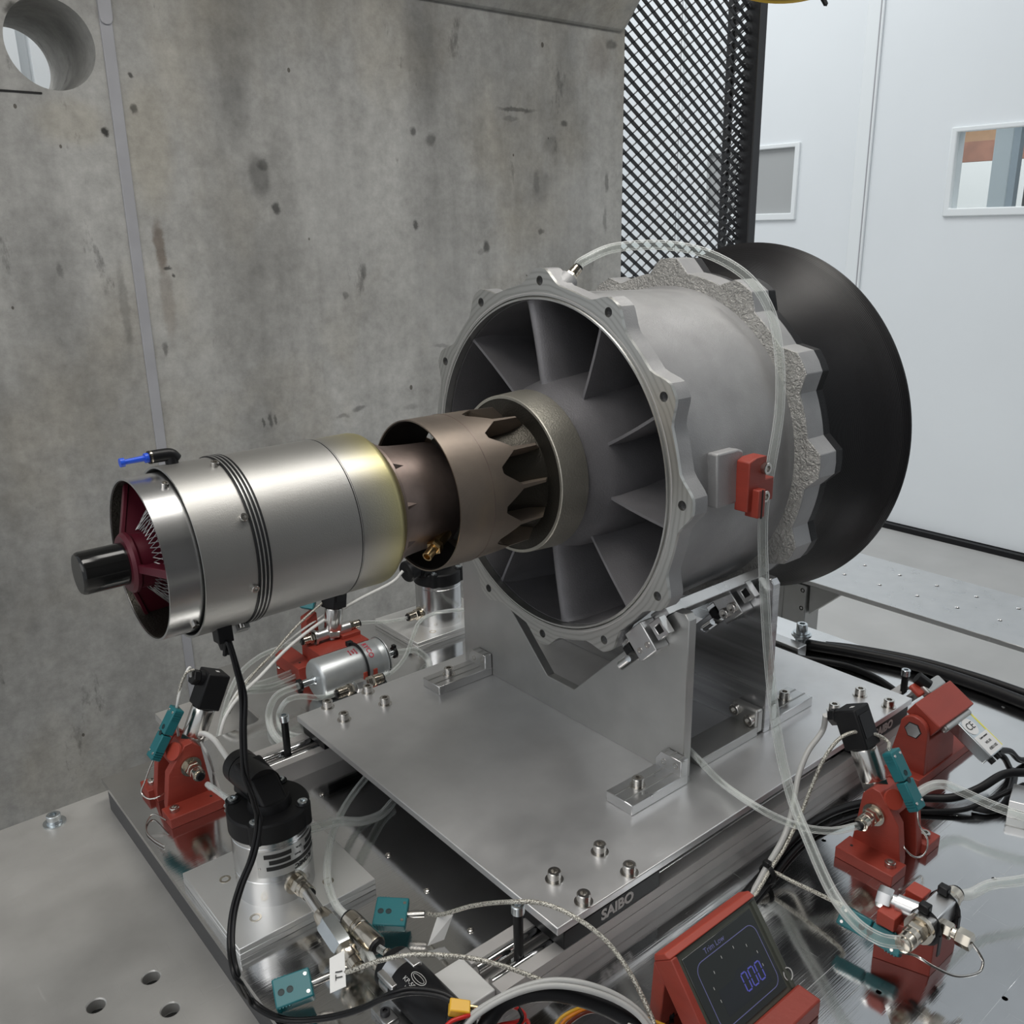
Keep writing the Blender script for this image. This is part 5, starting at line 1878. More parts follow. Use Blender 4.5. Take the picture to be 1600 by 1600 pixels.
hexprism(m, 0.0102, 0.0006, frame((-1, 0, 0), (0.5038, -0.047, 0.0125)))
m.build('hex_recess', 'dark', ls)
# tilted head
hd = frame(Vector((0, -0.52, 0.855)), (0.545, -0.058, 0.0335), x=(1, 0, 0))   # local z = normal of the sloping top, y = up-slope
yv = hd.to_3x3() @ Vector((0, 1, 0))
m = MB()
m.box((0.0085, 0.0, -0.010), (0.083, 0.036, 0.018), hd)
head = m.build('head', 'red', ls, bevel=0.0012)
m = MB()
m.lathe([(0, 0), (0, 0.0150), (0.0025, 0.0150), (0.0025, 0)], frame((1, 0, 0), (0.5095, -0.047, 0.0130)), 40)
m.build('pivot_disc', 'frame_black', ls)
u = 1 if yv.z > 0 else -1
m = MB()
m.box((0.022, u * 0.024, -0.007), (0.040, 0.014, 0.012), hd)
m.build('clamp_block', 'alu_dull', head, bevel=0.003, seg=3)
m = MB()
m.lathe([(0, 0), (0, 0.0075), (0.016, 0.0075), (0.016, 0)], hd @ frame((-0.4, u * 0.9, 0.1), (0.012, u * 0.026, -0.003)), 18)
m.build('black_knob', 'black', head)
m = MB()
m.box((0.000, u * 0.030, -0.009), (0.016, 0.016, 0.006), hd)
m.build('rear_tab', 'red_light', head, bevel=0.002)
m = MB()
m.box((0.012, -u * 0.0205, -0.010), (0.060, 0.008, 0.010), hd)
m.build('clamp_plate', 'alu_dull', head, bevel=0.003, seg=3)
sm = hd @ T((0.024, -u * 0.046, -0.016))
m = MB()
m.box((0, 0, 0), (0.031, 0.052, 0.016), sm)
sb_ = m.build('sensor_case', 'zinc', ls, bevel=0.0012)
m = MB()
m.box((0.0165, 0.0, 0.001), (0.0024, 0.046, 0.014), sm)
m.build('yellow_strip', 'label_yellow', sb_)
m = MB()
m.box((0, -u * 0.0125, 0.0083), (0.0300, 0.024, 0.0006), sm)
m.build('rating_label', 'label_white', sb_)
m = MB()
m.lathe([(0.008, 0), (0.008, 0.0105), (0.0086, 0.0105), (0.0086, 0)], sm @ T((-0.0035, u * 0.0115, 0)), 32)
m.build('ce_disc', 'label_white', sb_)
tx = sm @ T((-0.0035, u * 0.0115, 0.0088))
rt = Matrix.Rotation(0.0 if u > 0 else PI, 4, 'Z')
text_mesh('lettering', 'CE', 0.0125, tx @ rt, 'ink', sb_)
for k, (bd, sz) in enumerate((('Laser sensor', 0.0034), ('WS-1R', 0.0042), ('43821102', 0.0044))):
    text_mesh('lettering', bd, sz, sm @ T((0.001, u * (-0.0045 - 0.0072 * k), 0.0087)) @ rt, 'ink', sb_, bold=0.00008)
m = MB()
m.box((0.034, -u * 0.030, -0.020), (0.040, 0.018, 0.004), hd)
m.build('side_tab', 'red_light', ls, bevel=0.002)
lsr = [sm @ Vector((0.006, -u * 0.026, 0.0)), sm @ Vector((-0.006, -u * 0.026, -0.002))]
m = MB()
for p in lsr:
    m.lathe([(-0.003, 0), (-0.003, 0.0042), (0.006, 0.0036), (0.006, 0)], frame(sm.to_3x3() @ Vector((0, -u, 0)), p), 14)
m.build('cable_boot', 'black', sb_)

# ------------------------------------------------------------------ tee block with zip ties, bottom right
tu = thing('tee_manifold', 'silver tee manifold zip-tied on a red block in the bottom right corner', 'manifold', (0.255, -0.192, MZ))
MB().hexa([(0.223, -0.163, MZ), (0.2385, -0.2065, MZ), (0.283, -0.2065, MZ), (0.272, -0.163, MZ)],
          [(0.223, -0.163, -0.0085), (0.2385, -0.2065, -0.0085), (0.283, -0.2065, -0.0085), (0.272, -0.163, -0.0085)]).build('block', 'red', tu, bevel=0.0008)
MB().box((0.229, -0.1715, -0.0055), (0.016, 0.016, 0.013)).build('front_lug', 'red_light', tu, bevel=0.0008)
MB().box((0.272, -0.1740, -0.0055), (0.016, 0.016, 0.013)).build('rear_lug', 'red_light', tu, bevel=0.0008)
tcx = Vector((0.2455, -0.1985, 0.0020))
MB().box((0.2500, -0.1985, 0.0020), (0.046, 0.019, 0.020)).build('tee_body', 'alu', tu, bevel=0.002)
m = MB()
m.lathe([(0.0, 0), (0.0, 0.0082), (0.020, 0.0078), (0.020, 0.0060), (0.024, 0.006), (0.024, 0)], frame((-0.25, 1, 0.05), tcx + Vector((-0.001, 0.008, 0))), 24)
hexprism(m, 0.0095, 0.012, frame((-0.25, 1, 0.05), tcx + Vector((-0.001, 0.008, 0))), 0.024)
m.build('capped_port', 'alu', tu)
m = MB()
mx = frame((-1, 0, 0), (0.2275, -0.1985, 0.002))
m.lathe([(0, 0), (0, 0.0125), (0.004, 0.0125), (0.004, 0.008), (0.006, 0.008), (0.006, 0)], mx, 28)
hexprism(m, 0.0095, 0.007, mx, 0.006)
m.lathe([(0.013, 0.006), (0.013, 0.0078), (0.019, 0.0078), (0.0195, 0.0068), (0.020, 0.0068), (0.0205, 0.0078), (0.026, 0.0075), (0.0265, 0.0062), (0.030, 0.0062), (0.0305, 0.0048)], mx, 24)
m.build('hose_fitting', 'nickel', tu)
tu_l = Vector((0.199, -0.1985, 0.002))
m = MB()
mx = frame((1, 0.03, 0), (0.273, -0.1985, 0.002))
hexprism(m, 0.0092, 0.007, mx, 0.0)
m.lathe([(0.007, 0.006), (0.007, 0.0080), (0.016, 0.0078), (0.0165, 0.0055)], mx, 24)
m.build('hose_fitting', 'nickel', tu)
m = MB()
m.lathe([(0.0163, 0.0070), (0.019, 0.0068), (0.0195, 0.0045)], mx, 20)
m.build('release_ring', 'black', tu)
tu_r = Vector((0.293, -0.198, 0.002))
m = MB()
mx = frame((0.03, -1, 0), (0.2445, -0.208, 0.000))
hexprism(m, 0.0072, 0.009, mx, 0.0)
m.lathe([(0.009, 0.0), (0.009, 0.0045), (0.014, 0.0045), (0.014, 0)], mx, 18)
hexprism(m, 0.0078, 0.012, mx, 0.013)
m.build('compression_fitting', 'nickel', tu)
tu_c = mx @ Vector((0, 0, 0.025))
for x in (0.2360, 0.2690):
    m = MB()
    pts = []
    for k in range(19):
        a = 2 * PI * k / 20 + 1.5
        pts.append(Vector((x, -0.1985 + 0.0120 * math.cos(a), -0.0015 + 0.0148 * math.sin(a))))
    m.tube(pts + [pts[0]], 0.0010, 6, flat=2.6)
    z = m.build('zip_tie', 'black', tu)
    MB().box((x, -0.1965, 0.0165), (0.0075, 0.009, 0.0075)).build('tie_head', 'black', z, bevel=0.001)
    m = MB()
    m.box((x, -0.2118, -0.012), (0.0045, 0.0012, 0.020))
    m.build('tie_tail', 'black', z)
tc_connector(frame((-0.80, -0.1, 0.60), (0.2225, -0.1600, -0.0240), x=(0.0, -1, 0.02)), 0.056, 0.017, 0.011, tu, 'teal_plug', True)

# ------------------------------------------------------------------ display unit
du = thing('display_unit', 'small dark meter screen reading 000 in a red printed holder at the bottom edge', 'display', (0.08, -0.125, MZ))
uv = Vector((0, 0.62, 0.785)).normalized()
BRp = Vector((0.126, -0.1415, -0.034))
dm = frame(Vector((0, -uv.z, uv.y)), BRp - Vector((0.044, 0, 0)) + uv * 0.032, x=(1, 0, 0))     # centre of the glass
fl = 1 if (dm.to_3x3() @ Vector((0, 1, 0))).z > 0 else -1
m = MB()
m.box((0.002, 0, -0.007), (0.102, 0.076, 0.014), dm)
bz = m.build('bezel', 'bezel', du, bevel=0.0012)
m = MB()
m.box((-0.001, 0, 0.0005), (0.0865, 0.066, 0.001), dm)
gl = m.build('glass', 'screen', bz, bevel=0.0004, seg=1)
m = MB()
m.sheet([(0.046, -0.036), (0.0485, -0.036), (0.0485, 0.036), (0.046, 0.036)], [], 0.0018, dm)
m.build('raised_edge', 'bezel', bz)
# rounded luminous frame, ticks, digits, caption
out_, in_ = [], []
for cx_, cy_, a0_ in ((0.029, 0.017, 0), (-0.029, 0.017, 90), (-0.029, -0.017, 180), (0.029, -0.017, 270)):
    for k in range(7):
        a = math.radians(a0_ + 15 * k)
        out_.append((cx_ + 0.0085 * math.cos(a), cy_ + 0.0085 * math.sin(a)))
        in_.append((cx_ + 0.0079 * math.cos(a), cy_ + 0.0079 * math.sin(a)))
gm = dm @ T((0.001, fl * -0.002, 0.00105))
if fl < 0:
    gm = gm @ Matrix.Rotation(PI, 4, 'Z')
m = MB()
m.sheet(out_, [in_], 0.0001, gm)
m.build('lit_frame', 'screen_line', gl)
m = MB()
m.sheet([(-0.026, -0.020), (0.030, -0.020), (0.030, 0.004), (0.0, 0.004), (-0.006, 0.000), (-0.026, 0.000)], [], 0.00006, gm)
m.build('digit_window', mat('lcd_window', (0.035, 0.040, 0.046), 0.25), gl)
for k in range(8):
    a = math.radians(200 - 31 * k)
    m = MB()
    m.box((0.0 + 0.029 * math.cos(a), 0.000 + 0.0195 * math.sin(a), 0.0001), (0.0005, 0.0022, 0.0001), gm)
    m.build('tick', 'ink_white', gl)


def seg7(x, y, w, h):
    mm_ = MB()
    th = 0.0011
    mm_.box((x, y + h / 2, 0.00012), (w - th, th, 0.0001), gm)
    mm_.box((x, y - h / 2, 0.00012), (w - th, th, 0.0001), gm)
    for sx in (-1, 1):
        for sy in (-1, 1):
            mm_.box((x + sx * w / 2, y + sy * h / 4, 0.00012), (th, h / 2 - th, 0.0001), gm)
    return mm_


for k in range(3):
    o = seg7(0.0045 + 0.0088 * k, -0.0075, 0.0058, 0.0135).build('digit', 'screen_lit', gl)
text_mesh('lettering', 'Trim Low', 0.0062, gm @ T((-0.010, 0.0295, 0.0001)), 'screen_line', gl, extrude=0.00004)
m = MB()
m.sheet(circle(0.0052, 28), [circle(0.0044, 28)], 0.0005, dm @ T((0.0495, fl * -0.026, 0.0005)))
em = m.build('oval_emblem', 'ink_white', bz)
# holder
m = MB()
m.hexa([dm @ Vector((-0.056, fl * 0.0385, -0.018)), dm @ Vector((0.052, fl * 0.0385, -0.018)), dm @ Vector((0.052, fl * 0.0385, 0.003)), dm @ Vector((-0.056, fl * 0.0385, 0.003))],
       [dm @ Vector((-0.056, fl * 0.0440, -0.014)), dm @ Vector((0.052, fl * 0.0440, -0.014)), dm @ Vector((0.052, fl * 0.0440, -0.001)), dm @ Vector((-0.056, fl * 0.0440, -0.001))])
m.build('top_lip', 'red_light', du, bevel=0.0012)
m = MB()
m.hexa([dm @ Vector((-0.056, fl * 0.0385, -0.018)), dm @ Vector((-0.056, fl * 0.0385, 0.004)), dm @ Vector((-0.056, fl * -0.045, 0.004)), dm @ Vector((-0.056, fl * -0.045, -0.018))],
       [dm @ Vector((-0.0495, fl * 0.0385, -0.018)), dm @ Vector((-0.0495, fl * 0.0385, 0.004)), dm @ Vector((-0.0495, fl * -0.045, 0.004)), dm @ Vector((-0.0495, fl * -0.045, -0.018))])
m.build('side_wall', 'red', du, bevel=0.001)
m = MB()
m.hexa([dm @ Vector((-0.056, fl * 0.02, -0.018)), dm @ Vector((0.050, fl * 0.02, -0.018)), dm @ Vector((0.050, fl * 0.0385, -0.018)), dm @ Vector((-0.056, fl * 0.0385, -0.018))],
       [Vector((0.026, -0.092, MZ)), Vector((0.132, -0.092, MZ)), Vector((0.132, -0.080, MZ)), Vector((0.026, -0.080, MZ))])
m.build('back_leg', 'red', du, bevel=0.001)
m = MB()
m.hexa([Vector((0.026, -0.168, MZ)), Vector((0.134, -0.168, MZ)), Vector((0.134, -0.138, MZ)), Vector((0.026, -0.138, MZ))],
       [Vector((0.026, -0.168, -0.034)), Vector((0.134, -0.168, -0.034)), Vector((0.134, -0.1475, -0.0335)), Vector((0.026, -0.1475, -0.0335))])
m.build('bottom_lip', 'red', du, bevel=0.0015)

# ------------------------------------------------------------------ pump motor, plugs, couplers, tags
pm_ = thing('pump_motor', 'black cylindrical pump motor with silver collar and yellow plug at bottom edge', 'motor', (-0.112, 0.03, MZ))
pmx = frame((0.03, -1, -0.03), (-0.1130, 0.0780, -0.0275), x=(1, 0, 0)) @ Matrix.Diagonal((0.86, 0.86, 1.0, 1))
m = MB()
m.lathe([(0.0145, 0.0), (0.0145, 0.0205), (0.019, 0.0215), (0.085, 0.0215), (0.087, 0.019), (0.087, 0)], pmx, 48)
m.build('motor_can', 'black', pm_)
m = MB()
m.lathe([(0.002, 0), (0.002, 0.0212), (0.0150, 0.0212), (0.0150, 0)], pmx, 48)
m.build('collar', 'ring', pm_)
for a in (1.2, 2.6, 4.2):
    m = MB()
    m.box((0.0205 * math.cos(a), 0.0205 * math.sin(a), 0.013), (0.010, 0.006, 0.022), pmx @ Matrix.Identity(4))
    m.build('collar_lug', 'alu', pm_, bevel=0.001)
m = MB()
m.lathe([(-0.006, 0), (-0.006, 0.0195), (-0.004, 0.0212), (0.002, 0.0212), (0.002, 0)], pmx, 48)
hd_ = m.build('pump_head', 'black', pm_)
m = MB()
for x in (-0.006, 0.006):
    m.lathe([(0, 0), (0, 0.0034), (0.004, 0.0040), (0.006, 0.0032), (0.010, 0.0040), (0.012, 0.0030), (0.012, 0)], frame((0, 1, 0.05), (-0.119 + x, 0.080, -0.022 + x * 0.5)), 16)
    m.build('nipple', 'nickel', pm_)
    m = MB()
MB().box((-0.112, 0.035, MZ + 0.003), (0.060, 0.075, 0.006)).build('mount_plate', 'alu', pm_, bevel=0.0006)
m = MB()
m.box((-0.1385, 0.052, MZ + 0.0085), (0.013, 0.017, 0.006))
m.build('mount_ear', 'alu', pm_, bevel=0.0012)
m = MB()
cap_bolt(m, 0.0040, 0.004, T((-0.1390, 0.054, MZ + 0.0115)))
m.build('ear_screw', 'frame_black', pm_)
# printing on the motor: oval emblem, type number
PRr = 0.0216


def on_motor(o, a0_, z0_, par):
    wl_ = Vector(WL[par])
    for v in o.data.vertices:
        p = v.co + wl_
        a = a0_ - p.y / PRr
        v.co = (pmx @ Vector(((PRr + p.z) * math.cos(a), (PRr + p.z) * math.sin(a), z0_ + p.x))) - wl_


can_m = pm_
tops = [(k, (pmx.to_3x3() @ Vector((math.cos(k), math.sin(k), 0))).z + 0.35 * (pmx.to_3x3() @ Vector((math.cos(k), math.sin(k), 0))).x * -1) for k in [i * 0.05 for i in range(126)]]
ATOP = max(tops, key=lambda q: q[1])[0]
mm_ = MB()
ell_o = [(0.0085 * math.cos(2 * PI * k / 40), 0.0050 * math.sin(2 * PI * k / 40)) for k in range(40)]
ell_i = [(0.0079 * math.cos(2 * PI * k / 40), 0.0045 * math.sin(2 * PI * k / 40)) for k in range(40)]
ell_p = [(0.0068 * math.cos(2 * PI * k / 40), 0.0026 * math.sin(2 * PI * k / 40)) for k in range(40)]
ell_q = [(0.0064 * math.cos(2 * PI * k / 40), 0.0022 * math.sin(2 * PI * k / 40)) for k in range(40)]
mm_.sheet(ell_o, [ell_i], 0.0002, Matrix.Identity(4))
mm_.sheet(ell_p, [ell_q], 0.0002, Matrix.Identity(4))
o = mm_.build('oval_emblem', 'ink_white', pm_)
on_motor(o, ATOP - 0.25, 0.036, pm_)
for bd, sz, dy in (('KP-50/18', 0.0058, -0.0085), ('brushless', 0.0026, -0.0130)):
    o = text_mesh('lettering', bd, sz, Matrix.Identity(4), 'ink_white', pm_, extrude=0.0001)
    on_motor(o, ATOP - 0.25 - dy / PRr, 0.036, pm_)
# yellow plug lying on the motor
yp = thing('power_plug', 'yellow two-pin power plug with black shell lying on the black motor', 'plug', (-0.116, 0.003, -0.003))
ym = frame((0.1, -0.25, 0.95), (-0.1120, -0.0110, -0.0020), x=(0.75, -0.62, 0.08))
m = MB()
m.box((0, 0, 0.002), (0.016, 0.011, 0.008), ym)
m.build('shell', 'yellow', yp, bevel=0.001)
m = MB()
m.box((0.0005, -0.0015, -0.0045), (0.018, 0.012, 0.007), ym)
m.build('socket', 'black', yp, bevel=0.001)
m = MB()
for y in (-0.003, 0.003):
    m.lathe([(0, 0), (0, 0.0018), (0.006, 0.0018), (0.006, 0)], ym @ frame((1, 0, 0), (0.008, y, 0.001)), 10)
m.build('contacts', 'brass', yp)

# two loose teal thermocouple plugs
c1 = thing('thermocouple_plug', 'teal thermocouple plug lying with holes up beside the brassy couplers', 'plug', (-0.077, 0.141, -0.035), 'loose teal plugs')
tc_connector(frame((-0.10, -0.18, 1), (-0.0775, 0.1410, -0.0330), x=(0.74, -0.67, 0)), 0.0300, 0.0300, 0.0090, c1)
m = MB()
m.lathe([(0, 0), (0, 0.0028), (0.006, 0.0032), (0.016, 0.0030), (0.016, 0)], frame((0.74, -0.67, 0.05), (-0.0665, 0.131, -0.0330)), 14)
m.build('spring_relief', 'steel', c1)
c2 = thing('thermocouple_plug', 'ribbed teal thermocouple plug at the bottom edge, left of the T1 tag', 'plug', (-0.186, 0.120, -0.035), 'loose teal plugs')
tc_connector(frame((-0.30, -0.42, 1), (-0.1860, 0.1200, -0.0335), x=(0.93, -0.36, 0.13)), 0.0310, 0.0240, 0.0120, c2)
m = MB()
m.lathe([(0, 0), (0, 0.0028), (0.006, 0.0032), (0.016, 0.0030), (0.016, 0)], frame((0.93, -0.30, 0.13), (-0.1720, 0.1150, -0.0318)), 14)
m.build('spring_relief', 'steel', c2)


def paper_flag(label, pts, txt=None, tm=None):
    t = thing('paper_tag', label, 'tag', pts[0], 'paper tags on the cables')
    m = MB()
    a, b, c, d = [Vector(p) for p in pts]
    n_ = (b - a).cross(d - a).normalized() * 0.0004
    m.hexa([a, b, c, d], [a + n_, b + n_, c + n_, d + n_])
    o = m.build('flag', 'paper', t)
    if txt:
        text_mesh('lettering', txt, 0.0085, tm, 'ink', o)
    return t


ft = [Vector((-0.1575, 0.1075, -0.010)), Vector((-0.1445, 0.1055, -0.008)), Vector((-0.1590, 0.0785, -0.016)), Vector((-0.1715, 0.0825, -0.018))]
nrm = (ft[1] - ft[0]).cross(ft[3] - ft[0]).normalized()
cen = (ft[0] + ft[1] + ft[2] + ft[3]) / 4 + (ft[2] - ft[0]) * 0.12
sg = 1 if nrm.z > 0 else -1
tmx = frame(nrm * sg, cen + nrm * sg * 0.0008, x=(ft[3] - ft[0]) * -1)
paper_flag('white paper tag reading T1 folded round the braided cable', ft, 'T1', tmx)
MB_ = [Vector((-0.0516, 0.1043, -0.027)), Vector((-0.0395, 0.0965, -0.026)), Vector((-0.0511, 0.0955, -0.046)), Vector((-0.0663, 0.0999, -0.047))]
paper_flag('blank white paper tag behind the holes-up teal plug, on its cable', MB_)


def coupler(name, label, p0, p1, parts):
    t = thing(name, label, 'coupler', p0)
    p0, p1 = Vector(p0), Vector(p1)
    mx = frame(p1 - p0, p0)
    L = (p1 - p0).length
    for nm, mt, pr in parts:
        m = MB()
        if nm == 'hex':
            hexprism(m, pr[2], (pr[1] - pr[0]) * L, mx, pr[0] * L)
        else:
            m.lathe([(z * L, r) for z, r in pr], mx, 28)
        m.build(nm, mt, t)
    return t


coupler('hose_coupler', 'nickel hose coupler with a grey hex nut leading from the near flow meter', (-0.1310, 0.190, -0.0185), (-0.1355, 0.098, -0.0300),
        [('stem', 'steel', [(-0.10, 0), (-0.10, 0.0048), (0.22, 0.0048), (0.22, 0)]),
         ('collar', 'nickel', [(0.20, 0), (0.20, 0.0070), (0.30, 0.0090), (0.36, 0.0090), (0.36, 0)]),
         ('hex', 'zinc', (0.34, 0.70, 0.0108)),
         ('sleeve', 'nickel', [(0.70, 0), (0.70, 0.0085), (0.76, 0.0090), (0.78, 0.0078), (0.86, 0.0078), (0.87, 0.0066), (0.95, 0.0066), (0.95, 0.0050), (0.98, 0.0050), (0.98, 0)])])
coupler('inline_coupler', 'brassy cylindrical push-in coupler left of the holes-up teal plug', (-0.1165, 0.149, -0.020), (-0.1130, 0.106, -0.024),
        [('barrel', 'nickel', [(0.03, 0), (0.03, 0.0088), (0.10, 0.0092), (0.30, 0.0092), (0.31, 0.0086), (0.33, 0.0092), (0.40, 0.0092), (0.42, 0.0084), (0.46, 0.0092), (0.92, 0.0092), (0.97, 0.0088), (0.97, 0)]),
         ('release_ring', 'black', [(0.965, 0), (0.965, 0.0078), (1.02, 0.0074), (1.03, 0.0045), (1.03, 0)]),
         ('end_ring', 'black', [(-0.03, 0), (-0.03, 0.0074), (0.04, 0.0078), (0.04, 0)])])
